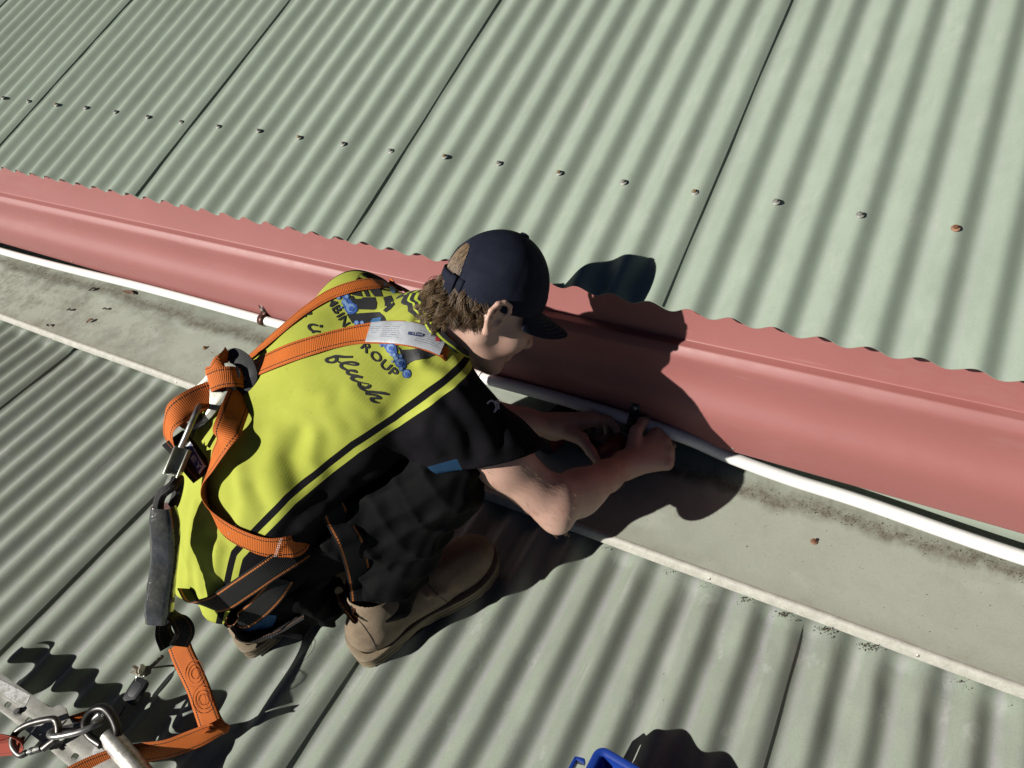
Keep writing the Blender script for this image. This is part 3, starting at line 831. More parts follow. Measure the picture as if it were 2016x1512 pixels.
# cloth folds laid on by path: (picture points on the back, height, width)
def vnormals(Vt, Q):
    n = np.cross(Vt[Q[:, 2]] - Vt[Q[:, 0]], Vt[Q[:, 3]] - Vt[Q[:, 1]]); N = np.zeros_like(Vt)
    for i in range(4): np.add.at(N, Q[:, i], n)
    return N / np.maximum(1e-12, np.linalg.norm(N, axis=1))[:, None]
FOLDS = [([(755, 612), (795, 588), (835, 578)], 0.006, 0.012), ([(775, 632), (815, 610), (850, 600)], -0.005, 0.010), ([(800, 640), (830, 628)], 0.005, 0.007), ([(845, 640), (852, 618)], -0.006, 0.007), ([(818, 645), (822, 622)], -0.005, 0.006), ([(868, 655), (872, 630)], 0.005, 0.007),
         ([(880, 716), (845, 706), (800, 712)], -0.004, 0.012), ([(868, 742), (830, 730), (790, 735)], 0.004, 0.012),
         ([(590, 850), (572, 900), (588, 950)], -0.006, 0.014), ([(540, 860), (530, 920), (552, 985)], 0.006, 0.018), ([(622, 862), (614, 905), (630, 930)], 0.005, 0.013), ([(660, 800), (690, 840)], -0.004, 0.013), ([(690, 770), (735, 812)], 0.004, 0.013), ([(600, 770), (650, 790), (700, 830)], 0.003, 0.016),
         ([(500, 960), (520, 1000), (515, 1040)], -0.005, 0.014), ([(470, 930), (480, 990), (470, 1040)], 0.005, 0.014), ([(360, 960), (350, 1040), (345, 1120)], -0.008, 0.012), ([(385, 1000), (375, 1070), (370, 1150)], 0.007, 0.012), ([(408, 1060), (400, 1110), (402, 1170)], -0.006, 0.012), ([(430, 1080), (424, 1130)], 0.005, 0.010),
         ([(640, 985), (600, 1010), (560, 1050)], -0.006, 0.014), ([(690, 960), (640, 1000), (600, 1035)], 0.007, 0.013), ([(760, 900), (700, 950), (660, 990)], -0.006, 0.013), ([(800, 905), (760, 960), (700, 1000)], 0.006, 0.013),
         ([(880, 790), (920, 850), (930, 900)], -0.006, 0.011), ([(900, 770), (950, 830), (965, 890)], 0.006, 0.012), ([(850, 800), (830, 860), (860, 890)], 0.006, 0.012), ([(940, 760), (980, 820), (990, 870)], -0.004, 0.010)]
b0 = BVHTree.FromPolygons([tuple(x) for x in Vt], [tuple(x) for x in Q])
NV = vnormals(Vt, Q); disp = np.zeros(len(Vt))
for pts, amp, wd in FOLDS:
    hp = [b0.ray_cast(CAM_C, ray(u, v))[0] for u, v in pts]; hp = [np.array(p) for p in hp if p is not None]
    if len(hp) < 2: continue
    bd = np.full(len(Vt), 1e9)
    for i, (a_, c_) in enumerate(zip(hp, hp[1:])):
        ba = c_ - a_; t_ = np.clip(((Vt - a_) @ ba) / (ba @ ba), 0, 1)
        d_ = np.linalg.norm(Vt - a_ - t_[:, None] * ba, axis=1)
        bd = np.minimum(bd, d_)
    amp *= 0.62
    disp += amp * np.exp(-(bd / wd) ** 2) - 0.35 * amp * np.exp(-((bd - 1.7 * wd) / wd) ** 2)
Vt = Vt + NV * disp[:, None]
shirt_bvh0 = BVHTree.FromPolygons([tuple(x) for x in Vt], [tuple(x) for x in Q])
# openings: neck, cuffs, hem
cen = Vt[Q].mean(1)
def plane(p, n): return (cen - np.array(p)) @ np.array(V(n).normalized())
ax = (hd(0, -0.03, -0.05) - NECK).normalized()
rq = cen - np.array(NECK); hq = rq @ np.array(ax)
keep = ~((np.linalg.norm(rq - hq[:, None] * np.array(ax), axis=1) < 0.073) & (hq > -0.03))
CUTS = []
for sh, el, cut in ((SHR, ELR, SLR), (SHL, ELL, SLL)):
    d = (el - sh).normalized()
    nn = d if sh is SHL else (d * 0.45 + CAM_D * 0.75 - CAM_X * 0.10).normalized()
    CUTS.append((cut, nn.normalized()))
    keep &= ~((plane(cut, nn) > 0) & (np.linalg.norm(cen - np.array(cut), axis=1) < (0.14 if sh is SHL else 0.125)))
# hem: lower across the seat, higher at the front and sides
hn = V((-0.15, -0.45, -0.88)).normalized()
lat = (cen - np.array(ST[1][0])) @ np.array(LAT)
keep &= ~(plane(V((-0.62, -0.53, 0.185)), hn) + 0.035 * np.maximum(0, lat / 0.15) > 0)
Q2 = Q[keep]
def tidy(Vt, Q2, funcs):
    E = np.sort(np.concatenate([Q2[:, [i, (i + 1) % 4]] for i in range(4)]), axis=1)
    u, c = np.unique(E, axis=0, return_counts=True); bv = np.unique(u[c == 1])
    for f in funcs:
        d, n = f(Vt[bv]); m_ = np.abs(d) < 0.010
        Vt[bv[m_]] -= d[m_][:, None] * np.array(n)[None, :]
    return Vt
fl_ = []
for cut, nn in CUTS: fl_.append(lambda P, c=cut, n=nn: ((P - np.array(c)) @ np.array(n), n))
fl_.append(lambda P: ((P - np.array(V((-0.62, -0.53, 0.185)))) @ np.array(hn) + 0.035 * np.maximum(0, ((P - np.array(ST[1][0])) @ np.array(LAT)) / 0.15), hn))
Vt = tidy(Vt, Q2, fl_)
# pattern attributes: arc distance from the side piping, arm flag
def torso_axis(P):
    cs = np.array([s[0] for s in ST[1:]] + [NECK]); best = np.full(len(P), 1e9); sc = np.zeros(len(P)); cc = np.zeros((len(P), 3)); tt = np.zeros((len(P), 3))
    acc = 0.0
    for a, b_ in zip(cs, cs[1:]):
        ba = b_ - a; L = np.linalg.norm(ba)
        t = np.clip(((P - a) @ ba) / (L * L), -0.6 if acc == 0 else 0, 1)
        c = a + t[:, None] * ba; d = np.linalg.norm(P - c, axis=1)
        m_ = d < best; best[m_] = d[m_]; sc[m_] = acc + t[m_] * L; cc[m_] = c[m_]; tt[m_] = ba / L
        acc += L
    return sc, cc, tt
def torso_uv(P):
    sc, cc, tt = torso_axis(P)
    la = np.array(LAT); nn = np.cross(la[None, :], tt); nn /= np.linalg.norm(nn, axis=1)[:, None]
    d = P - cc
    return sc, np.arctan2(d @ la, (d * nn).sum(1)), np.linalg.norm(d, axis=1)
sv, phi, rad = torso_uv(Vt)
STRIPE_PX = [(905, 712), (840, 765), (770, 818), (690, 870), (611, 933), (560, 975), (500, 1037), (455, 1085), (440, 1150)]
def on_bvh(bvh, u, v):
    h = bvh.ray_cast(CAM_C, ray(u, v)); return h[0], h[1]
sp = [on_bvh(shirt_bvh0, u, v)[0] for u, v in STRIPE_PX]
sp = np.array([p for p in sp if p is not None])
SD = (LAT * 0.75 + V((-0.30, -0.38, 0.75)) * 0.65).normalized()
se1 = SD.orthogonal().normalized(); se2 = SD.cross(se1)
pp2 = np.stack([sp @ np.array(se1), sp @ np.array(se2)], 1)
pp2 = np.concatenate([pp2[:1] + (pp2[:1] - pp2[1:2]) * 0.8, pp2, pp2[-1:] + (pp2[-1:] - pp2[-2:-1]) * 3])
v2 = np.stack([Vt @ np.array(se1), Vt @ np.array(se2)], 1)
bd = np.full(len(Vt), 1e9); side = np.zeros(len(Vt))
for a_, b_ in zip(pp2, pp2[1:]):
    ba = b_ - a_; t_ = np.clip(((v2 - a_) @ ba) / (ba @ ba), 0, 1); df = v2 - a_ - t_[:, None] * ba
    d_ = np.linalg.norm(df, axis=1); m_ = d_ < bd
    sg = np.sign(ba[0] * df[:, 1] - ba[1] * df[:, 0]); bd[m_] = d_[m_]; side[m_] = (d_ * sg)[m_]
ctr = np.array(ST[2][0]) + 0.1 * np.array(V((-0.3, -0.4, 0.85)))
ci = np.argmin(np.linalg.norm(Vt - ctr, axis=1))
if side[ci] > 0: side = -side
phl = float(np.percentile(torso_uv(sp)[1], 50))
side = np.where(phi < -0.15, np.maximum(np.where(phi < 0, -1.0, side), (-phi - phl * 1.0) * rad), side)
dL = np.array((ELL - SHL).normalized()); tL = (Vt - np.array(SHL)) @ dL
side = np.where((tL > -0.02) & (np.linalg.norm(Vt - np.array(SHL) - tL[:, None] * dL, axis=1) < 0.10), np.maximum(side, 0.05), side)
def fabric(name, base, var=0.08, knit=1500):
    t = NT(name)
    w1 = t.noise(knit, 1, 0.5); f = t.noise(14, 4)
    c = t.ramp(f, [(0.3, tuple(x * (1 - var) for x in base)), (0.7, tuple(x * (1 + var) for x in base))])
    t.bump(t.mix(0.35, w1, t.noise(60, 4)), 0.35, 0.0012)
    return t, c
YEL = (0.48, 0.56, 0.035); BLK = (0.012, 0.011, 0.014)
def shirt_mat():
    t, _ = fabric('hi_vis_shirt', YEL)
    sd = attr(t, 'side')
    f = t.noise(10, 4)
    yel = t.ramp(f, [(0.3, (0.43, 0.475, 0.070)), (0.7, (0.51, 0.55, 0.098))])
    gr = t.math('MULTIPLY', t.ramp(t.noise(120, 3, 0.7), [(0.62, 0), (0.72, 1)]), t.ramp(t.noise(9, 2), [(0.5, 0), (0.6, 1)]))
    yel = t.mix(t.math('MULTIPLY', gr, 0.45), yel, (0.22, 0.24, 0.05))
    blk = t.ramp(t.noise(25, 3), [(0.3, (0.006, 0.0055, 0.007)), (0.7, (0.011, 0.010, 0.012))])
    r = t.n('ShaderNodeValToRGB'); r.color_ramp.interpolation = 'CONSTANT'
    e = r.color_ramp.elements
    st = [(0.0, 0), (0.5, 1), (0.5 + 0.011 / 0.2, 0), (0.5 + 0.022 / 0.2, 1)]
    while len(e) < 4: e.new(0.9)
    for i, (p, c) in enumerate(st): e[i].position = p; e[i].color = (c, c, c, 1)
    t.l(t.math('ADD', t.math('MULTIPLY', sd, 5.0), 0.5), r.inputs[0])
    c = t.mix(r.outputs[0], yel, blk)
    # blue insert under the sleeve
    bl = attr(t, 'blue')
    c = t.mix(t.math('GREATER_THAN', bl, 0.0), c, (0.016, 0.046, 0.095))
    sx = t.n('ShaderNodeSeparateXYZ'); t.l(t.tc.outputs['Object'], sx.inputs[0])
    rib = t.math('SINE', t.math('MULTIPLY', t.math('ADD', sx.outputs['X'], t.math('MULTIPLY', sx.outputs['Y'], 0.8)), 2600))
    h = t.mix(0.5, t.noise(1400, 1), t.mix(0.4, t.noise(70, 4), rib))
    t.bump(h, 0.30, 0.0009)
    m_ = t.set(c, 0.85)
    t.b.inputs['Sheen Weight'].default_value = 0.0
    t.b.inputs['Specular IOR Level'].default_value = 0.05
    return m_
# blue panel: wedge on the rear underside of the right sleeve next to the cuff
dR = np.array((ELR - SHR).normalized()); tR = (Vt - np.array(SHR)) @ dR
rel = Vt - np.array(SHR) - tR[:, None] * dR
ex = np.array(V((-0.75, -0.55, -0.36)).normalized())
ang = (rel @ ex) / np.maximum(1e-6, np.linalg.norm(rel, axis=1))
pb_ = np.array(onz(880, 905, 0.40)); nb_ = np.array(CUTS[0][1]); xl_ = (Vt - pb_) @ np.array(CAM_X); dl_ = (Vt - np.array(SLR)) @ nb_
blue = np.where(np.linalg.norm(Vt - np.array(SLR), axis=1) < 0.13, np.minimum(0.034 + 0.35 * dl_ - np.abs(xl_ + 0.004), dl_ + 0.020 + 0.15 * xl_), -1.0)
shirt = np_mesh('shirt', Vt, Q2, shirt_mat(), person, attrs={'side': side, 'blue': blue})
md = shirt.modifiers.new('cloth', 'SOLIDIFY'); md.thickness = 0.0022; md.offset = -1
shirt_bvh = BVHTree.FromPolygons([tuple(x) for x in Vt], [tuple(x) for x in Q2])

# ribbed collar
def collar_mat():
    t, _ = fabric('ribbed_collar', BLK)
    a = attr(t, 'across')
    r = t.n('ShaderNodeValToRGB'); r.color_ramp.interpolation = 'CONSTANT'; e = r.color_ramp.elements
    st = [(0.0, 0), (0.30, 1), (0.40, 0), (0.58, 1), (0.70, 0)]
    while len(e) < 5: e.new(0.9)
    for i, (p, c) in enumerate(st): e[i].position = p; e[i].color = (c, c, c, 1)
    t.l(a, r.inputs[0])
    return t.set(t.mix(r.outputs[0], (0.013, 0.012, 0.015), (0.55, 0.65, 0.04)), 0.9)
def ring_band(name, loops, mats, par, attrname='across', thick=0.002):
    b = MB(); n = len(loops[0])
    b.grid([l + [l[0]] for l in loops])
    o = b.build(name, mats, None, angle=0)
    at = o.data.attributes.new(attrname, 'FLOAT', 'POINT')
    at.data.foreach_set('value', [i / (len(loops) - 1) for i in range(len(loops)) for _ in range(n + 1)])
    parent(o, par)
    md = o.modifiers.new('cloth', 'SOLIDIFY'); md.thickness = thick; md.offset = 0
    return o
n0 = ax; na = n0.cross(V((0.842, -0.526, 0.118))).normalized(); nb = n0.cross(na)
loops = [[] for _ in range(15)]
for k in range(72):
    a = 2 * math.pi * k / 72
    dirv = na * math.cos(a) + nb * math.sin(a)
    h = shirt_bvh0.ray_cast(NECK + n0 * 0.25 + dirv * 0.0755, -n0)
    hb = (h[0] - NECK).dot(n0) if h[0] else 0.0
    hb = max(-0.03, min(0.06, hb))
    for i in range(15):
        t = i / 14
        hh = (hb - 0.004) * (1 - t) + (hb * 0.55 + 0.040) * t - 0.010 * t * max(0, dirv.dot(HF_))
        loops[i].append(NECK + n0 * (hh + 0.0012 * math.sin(5 * a + 1) * t) + dirv * (0.0765 - 0.0125 * t + 0.004 * math.sin(t * math.pi)))
ring_band('collar', loops, collar_mat(), person)
# ------------------------------------------------------------------ trousers
def trouser_mat():
    t = NT('black_work_trousers')
    f = t.noise(18, 4)
    c = t.ramp(f, [(0.3, (0.004, 0.004, 0.0045)), (0.7, (0.008, 0.008, 0.0085))])
    du = t.ramp(t.noise(45, 4, 0.7), [(0.6, 0), (0.85, 1)])
    c = t.mix(t.math('MULTIPLY', du, 0.25), c, (0.022, 0.020, 0.017))
    bl = attr(t, 'blue')
    c = t.mix(t.math('GREATER_THAN', bl, 0.0), c, t.ramp(t.noise(40, 4), [(0.3, (0.05, 0.13, 0.25)), (0.7, (0.085, 0.19, 0.34))]))
    t.bump(t.mix(0.5, t.noise(900, 2), t.noise(55, 4, 0.65)), 0.4, 0.002)
    m_ = t.set(c, 0.75); t.b.inputs['Specular IOR Level'].default_value = 0.05
    return m_
T = Field((-0.80, -0.62, 0.05), (-0.06, 0.06, 0.56), 0.0042)
T.ell((-0.588, -0.375, 0.245), (0.115, 0.110, 0.095), 0, frame=(LAT, V((0.43, 0.90, 0)), V((0, 0, 1))))
T.cone((-0.60, -0.405, 0.205), (-0.55, -0.42, 0.185), 0.078, 0.078, 0.05)
def leg(hp, kn, an):
    T.cone(hp, kn, 0.088, 0.068, 0.04)
    T.cone(kn, an + V((0, 0, 0.0)), 0.068, 0.064, 0.04)
    T.ell(kn + (kn - hp).normalized() * 0.015, (0.066, 0.066, 0.066), 0.03)
    T.cone(kn.lerp(an, .35) + (hp - kn).normalized() * 0.02, kn.lerp(an, 0.75) + (hp - kn).normalized() * 0.015, 0.062, 0.05, 0.03)
leg(HPR, KNR, ANR); leg(HPL, KNL, ANL)
# baggy seat cloth hanging behind the right thigh
T.cone((-0.520, -0.470, 0.205), (-0.480, -0.470, 0.110), 0.055, 0.034, 0.04)
T.cone((-0.455, -0.430, 0.20), (-0.415, -0.425, 0.14), 0.050, 0.032, 0.04)
T.cone((-0.560, -0.485, 0.195), (-0.525, -0.490, 0.105), 0.045, 0.03, 0.035)
T.wave(1.0, [((40, -28, 62), 0.4, 12, 0.0040), ((-66, 74, 44), 1.9, 19, 0.0026), ((110, 80, -90), 0.7, 30, 0.0012)])
T.wave(1.0, [((20, 36, 30), 0.3, 13, 0.0040), ((-30, 22, 40), 2.2, 17, 0.0022)], ridged=0.7)
Vt, Q = T.mesh(2); del T
cen = Vt[Q].mean(1)
keep = np.ones(len(Q), bool)
for kn, an in ((KNR, ANR), (KNL, ANL)):
    d = np.array((an - kn).normalized()); keep &= ~(((cen - np.array(an)) @ d > 0.030) & (np.linalg.norm(cen - np.array(an), axis=1) < 0.11) & (cen[:, 2] < 0.135))
# sky blue contrast panel on the seat
pb = np.array(V((-0.505, -0.525, 0.155)))
dl = Vt - pb
e1 = np.array(V((0.35, 0.05, 0.93)).normalized()); e2 = np.array(V((0.94, -0.1, -0.32)).normalized())
blue = np.minimum(0.062 - np.abs(dl @ e1), 0.017 + 0.12 * (dl @ e1) - np.abs(dl @ e2))
blue = np.where(np.linalg.norm(dl, axis=1) < 0.12, blue, -1)
tr = np_mesh('trousers', Vt, Q[keep], trouser_mat(), person, attrs={'blue': blue})
md = tr.modifiers.new('cloth', 'SOLIDIFY'); md.thickness = 0.002; md.offset = -1
trouser_bvh = BVHTree.FromPolygons([tuple(x) for x in Vt], [tuple(x) for x in Q[keep]])

# ------------------------------------------------------------------ boots
def suede_mat():
    t = NT('tan_suede')
    f = t.noise(22, 5, 0.65); fine = t.noise(600, 3, 0.7)
    c = t.ramp(f, [(0.25, (0.14, 0.095, 0.058)), (0.5, (0.25, 0.180, 0.112)), (0.75, (0.34, 0.258, 0.168))])
    c = t.mix(t.math('MULTIPLY', t.ramp(t.noise(6, 3), [(0.45, 0), (0.7, 1)]), 0.40), c, (0.14, 0.088, 0.058))
    c = t.mix(t.math('MULTIPLY', t.ramp(fine, [(0.4, 0), (0.7, 1)]), 0.25), c, (0.34, 0.28, 0.20))
    t.bump(t.mix(0.6, f, fine), 0.5, 0.0015)
    return t.set(c, 0.92)
SUEDE = suede_mat()
SOLE = simple('gum_sole', (0.20, 0.150, 0.085), 0.7, var=0.25, scale=30, bump=0.3, bscale=150)
GUSS = simple('brown_elastic', (0.050, 0.024, 0.018), 0.85, var=0.3, scale=60, bump=0.4, bscale=500)
STITCH = simple('dark_stitch', (0.05, 0.035, 0.025), 0.9)
def make_boot(heel, toe, lean, flip):
    heel, toe = V(heel), V(toe)
    f = (toe - heel); L = f.length; f.normalize(); up = V((0, 0, 1)); r = f.cross(up)   # r: to the wearer's right
    W = lambda x, y, z: heel + r * (x * flip * 1.24) + f * (y * L) + up * z
    fr = (r, f, up)
    B = Field(tuple(min(heel[i], toe[i]) - 0.09 for i in range(2)) + (0.012,), tuple(max(heel[i], toe[i]) + 0.09 for i in range(2)) + (0.215,), 0.0030)
    z0 = 0.030
    B.ell(W(0.002, 0.80, z0 + 0.018), (0.050, 0.075, 0.050), 0, frame=fr)
    B.ell(W(0.0, 0.60, z0 + 0.030), (0.046, 0.085, 0.052), 0.03, frame=fr)
    B.cone(W(0, 0.20, z0 + 0.02), W(0, 0.55, z0 + 0.03), 0.042, 0.044, 0.03)
    B.ell(W(0, 0.14, z0 + 0.030), (0.040, 0.044, 0.052), 0.03, frame=fr)
    B.cone(W(0, 0.20, z0 + 0.05), W(0, 0.26, 0.150) + lean * 0.3, 0.043, 0.052, 0.03)
    B.cone(W(0, 0.26, 0.150) + lean * 0.3, W(0, 0.28, 0.19) + lean, 0.052, 0.054, 0.02)
    # creases over the instep
    for y, z in ((0.47, 0.118), (0.52, 0.106), (0.57, 0.098)):
        B.cone(W(-0.035, y + 0.02, z - 0.02), W(0.0, y, z), 0.004, 0.005, 0.012)
        B.cone(W(0.0, y, z), W(0.038, y + 0.03, z - 0.022), 0.005, 0.004, 0.012)
    B.wave(1.0, [((60, -40, 50), 0.4, 25, 0.0010), ((-100, 80, 60), 1.9, 40, 0.0006)])
    Vt, Q = B.mesh(2)
    c = Vt[Q].mean(1); keep = (c[:, 2] > 0.026) & (c[:, 2] < 0.182)
    boot = empty('boot', heel); WL[boot.name] = V(heel)
    parent(boot, person); boot.matrix_parent_inverse = Matrix.Translation(V(person.location)).inverted(); boot.location = heel
    def put(o):
        o.parent = boot; o.matrix_parent_inverse = Matrix.Translation(heel).inverted(); return o
    put(np_mesh('upper', Vt, Q[keep], SUEDE))
    bvh = BVHTree.FromPolygons([tuple(x) for x in Vt], [tuple(x) for x in Q])
    # sole: footprint swept up with tread ribs, a welt and a raised heel
    fp = [(0.0, -0.010), (0.026, 0.005), (0.038, 0.06), (0.040, 0.16), (0.037, 0.30), (0.038, 0.45), (0.047, 0.62), (0.052, 0.74), (0.050, 0.85), (0.040, 0.95), (0.022, 1.005), (0.0, 1.02),
          (-0.024, 1.0), (-0.040, 0.94), (-0.047, 0.84), (-0.046, 0.72), (-0.039, 0.58), (-0.031, 0.44), (-0.031, 0.28), (-0.036, 0.14), (-0.034, 0.05), (-0.024, 0.005)]
    cl_ = catmull([V((x, y, 0)) for x, y in fp], 5, True)
    b = MB(); rows = []
    for (z, s, lift) in ((0.000, 0.95, 1), (0.004, 1.02, 1), (0.010, 1.00, 1), (0.0105, 0.975, 1), (0.013, 0.975, 0.6), (0.0135, 1.01, 0.6), (0.022, 1.015, 0.3), (0.0225, 0.985, 0), (0.025, 0.985, 0), (0.0255, 1.03, 0), (0.033, 1.03, 0), (0.0345, 1.0, 0), (0.0345, 0.80, 0)):
        row = []
        for i, p in enumerate(cl_):
            arch = lift * 0.009 * math.exp(-((p.y - 0.36) / 0.09) ** 2)
            tread = (0.0018 if (i // 2) % 2 else 0) * (1 if z < 0.01 else 0)
            toe_up = 0.010 * max(0, (p.y - 0.75) / 0.27) ** 2
            row.append(W(p.x * (s - tread * 14), 0.5 + (p.y - 0.5) * (1 + (s - 1) * 0.35), z + arch + toe_up))
        rows.append(row + [row[0]])
    b.grid(rows)
    b.add([W(p.x * .95, p.y, 0.0005) for p in cl_], [tuple(range(len(cl_)))])
    o = put(b.build('sole', SOLE, None, angle=45, recalc=True))
    # elastic gussets, a hair proud of the leather
    for sx in (-1, 1):
        b = MB(); P = []
        for i in range(9):
            row = []
            for j in range(7):
                u = i / 8; w = (1 - 0.35 * u) * 0.085
                p = W(sx * 0.12, 0.33 + (j / 6 - 0.5) * 2 * w + 0.02 * u, 0.178 - 0.085 * u)
                h = bvh.ray_cast(p, (-r * sx * flip))
                row.append((h[0] + h[1] * 0.0012) if h[0] else p)
            P.append(row)
        b.grid(P); put(b.build('elastic_gusset', GUSS, None, angle=0))
        # panel seam behind the gusset
        b = MB(); pts = []
        for i in range(10):
            u = i / 9; p = W(sx * 0.12, 0.10 + 0.02 * math.sin(u * 3), 0.172 - 0.135 * u)
            h = bvh.ray_cast(p, (-r * sx * flip))
            if h[0]: pts.append(h[0])
        if len(pts) > 2: b.tube(pts, 0.0012, 5); put(b.build('seam', STITCH, None))
        b = MB(); pts = []
        for i in range(10):
            u = i / 9; p = W(sx * 0.12, 0.50 + 0.09 * u, 0.150 - 0.112 * u)
            h = bvh.ray_cast(p, (-r * sx * flip))
            if h[0]: pts.append(h[0])
        if len(pts) > 2: b.tube(pts, 0.0011, 5); put(b.build('seam', STITCH, None))
    return boot
bootr = make_boot((-0.388, -0.441, 0), (-0.248, -0.131, 0), V((0.005, 0.01, 0)), 1)
bootl = make_boot((-0.625, -0.530, 0), (-0.480, -0.240, 0), V((0.02, 0.03, 0)), -1)

# ------------------------------------------------------------------ cap
def cap_mat():
    t = NT('navy_cap_cloth')
    f = t.noise(20, 4)
    c = t.ramp(f, [(0.3, (0.012, 0.0145, 0.026)), (0.7, (0.022, 0.026, 0.043))])
    c = t.mix(t.math('MULTIPLY', t.ramp(t.noise(70, 4, 0.7), [(0.55, 0), (0.8, 1)]), 0.2), c, (0.05, 0.055, 0.07))
    t.bump(t.mix(0.6, t.noise(1100, 1), t.noise(35, 3)), 0.35, 0.0012)
    m_ = t.set(c, 0.78); t.b.inputs['Specular IOR Level'].default_value = 0.06
    return m_
CAPM = cap_mat()
cape = empty('cap', HC); WL['cap'] = V(HC)
cape.parent = person; cape.matrix_parent_inverse = Matrix.Translation(V(person.location)).inverted()
def cput(o):
    o.parent = cape; o.matrix_parent_inverse = Matrix.Translation(V(HC)).inverted(); return o
CC, CRX, CRY, CRZ = (0, 0.001, 0.026), 0.0798, 0.0945, 0.1050
def rim(a):       # rim height round the head, a=0 front
    return 0.030 * math.cos(a) * 0.6 + 0.006
def dome(a, t, off=0.0):
    """t=0 rim .. 1 top"""
    z0 = math.asin(max(-0.6, min(0.9, (rim(a) - CC[2]) / CRZ)))
    th = z0 + (math.pi / 2 - z0) * t
    # six panels: shallow creases between
    pan = abs(math.sin(3 * (a + math.pi / 6)))
    q = 1 - 0.010 * (1 - pan) ** 3 * math.cos(th) + 0.003 * math.sin(7 * a + 4 * t)
    fl = 1.0 + 0.025 * math.cos(th) ** 2 * (1 if th < 0.3 else 0.6)
    return hd(math.sin(a) * math.cos(th) * (CRX * q + off) * fl, CC[1] + math.cos(a) * math.cos(th) * (CRY * q + off) * fl, CC[2] + math.sin(th) * (CRZ + off))
NA, NTT = 144, 30
vs = [dome(2 * math.pi * i / NA, j / NTT) for j in range(NTT + 1) for i in range(NA)]
fs = []
for j in range(NTT):
    for i in range(NA):
        a = 2 * math.pi * (i + 0.5) / NA; t = (j + 0.5) / NTT
        da = abs((a - math.pi + math.pi) % (2 * math.pi) - math.pi)
        # arched opening at the back
        if (da / 0.52) ** 2 + ((t - 0.05) / 0.40) ** 2 < 1: continue
        fs.append((j * NA + i, j * NA + (i + 1) % NA, (j + 1) * NA + (i + 1) % NA, (j + 1) * NA + i))
b = MB(); b.add(vs, fs)
o = cput(b.build('crown', CAPM, None, angle=0))
md = o.modifiers.new('cloth', 'SOLIDIFY'); md.thickness = 0.0022; md.offset = -1
b = MB(); b.lathe(hd(0, CC[1], CC[2] + CRZ + 0.0005), HU_, [(0.0088, -0.001), (0.0088, 0.0022), (0.0065, 0.0048), (0.002, 0.0056)], 18)
cput(b.build('button', CAPM, None))
b = MB()
for k in range(6):
    a = math.pi / 6 + k * math.pi / 3
    lo_ = 0.42 if k in (2, 3) and False else 0.0
    for dlt in (-0.022, 0.022):
        pts = [dome(a + dlt * (1 - t * .8), t, 0.0006) for t in [lo_ + (0.98 - lo_) * i / 22 for i in range(23)]]
        b.tube(pts, 0.0006, 4)
cput(b.build('seam_stitching', simple('navy_thread', (0.055, 0.06, 0.085), 0.8), None))
# eyelets
for k in range(6):
    a = k * math.pi / 3
    c0 = dome(a, 0.66, 0.0004); nrm = (c0 - HC).normalized(); s1 = nrm.orthogonal().normalized(); s2 = nrm.cross(s1)
    b = MB(); b.tube([c0 + (s1 * math.cos(q * math.pi / 6) + s2 * math.sin(q * math.pi / 6)) * 0.0035 for q in range(12)], 0.0010, 6, closed=True)
    cput(b.build('eyelet', CAPM, None))
# rim tape, back opening binding, strap
b = MB()
arch = []
for i in range(25):
    u = math.pi * i / 24
    arch.append(dome(math.pi + 0.535 * math.cos(u), max(0.0, 0.05 + 0.41 * math.sin(u)), 0.0004))
b.tube(arch, 0.0024, 6)
cput(b.build('opening_binding', CAPM, None))
b = MB(); P = []
for i in range(21):
    a = math.pi + 0.66 * (i / 20 - 0.5) * 2
    P.append([dome(a, t, 0.0030) for t in (-0.015, 0.03, 0.075, 0.12, 0.155)])
b.grid(P)
o = cput(b.build('back_strap', CAPM, None, angle=0)); md = o.modifiers.new('cloth', 'SOLIDIFY'); md.thickness = 0.002; md.offset = 0
b = MB(); P = []
for i in range(6):
    a = math.pi - 0.50 + 0.20 * (i / 5)
    P.append([dome(a, t, 0.0065 + 0.004 * (i == 5)) for t in (-0.02, 0.03, 0.08, 0.12, 0.16)])
b.grid(P); o = cput(b.build('strap_tab', CAPM, None, angle=0)); md = o.modifiers.new('cloth', 'SOLIDIFY'); md.thickness = 0.002; md.offset = 0
# visor
def visor(a, t, off=0):
    e = dome(a, 0.0, -0.001)
    w = math.cos(a * 1.42); w = max(0.0, w) ** 0.55
    x = math.sin(a) * 0.0845
    d = 0.077 * w * t
    arc = -0.014 * t * w - 0.10 * (x * x / 0.007) * 0.30 * t
    return e + (HF_ * d + HU_ * (arc * 0.9 + off) + HR_ * (x * 0.10 * t)) * HS
b = MB(); P = [[visor(a, t) for a in [(-1.10 + 2.2 * i / 40) for i in range(41)]] for t in [j / 12 for j in range(13)]]
b.grid(P); o = cput(b.build('visor', CAPM, None, angle=0)); md = o.modifiers.new('board', 'SOLIDIFY'); md.thickness = 0.0038; md.offset = 0
md = o.modifiers.new('round', 'BEVEL'); md.width = 0.0012; md.segments = 2
b = MB()
for t in (0.12, 0.28, 0.44, 0.60, 0.76, 0.92):
    b.tube([visor(-1.0 + 2.0 * i / 40, t, 0.0022) for i in range(41)], 0.0005, 4)
cput(b.build('visor_stitching', simple('visor_thread', (0.025, 0.03, 0.05), 0.8), None))
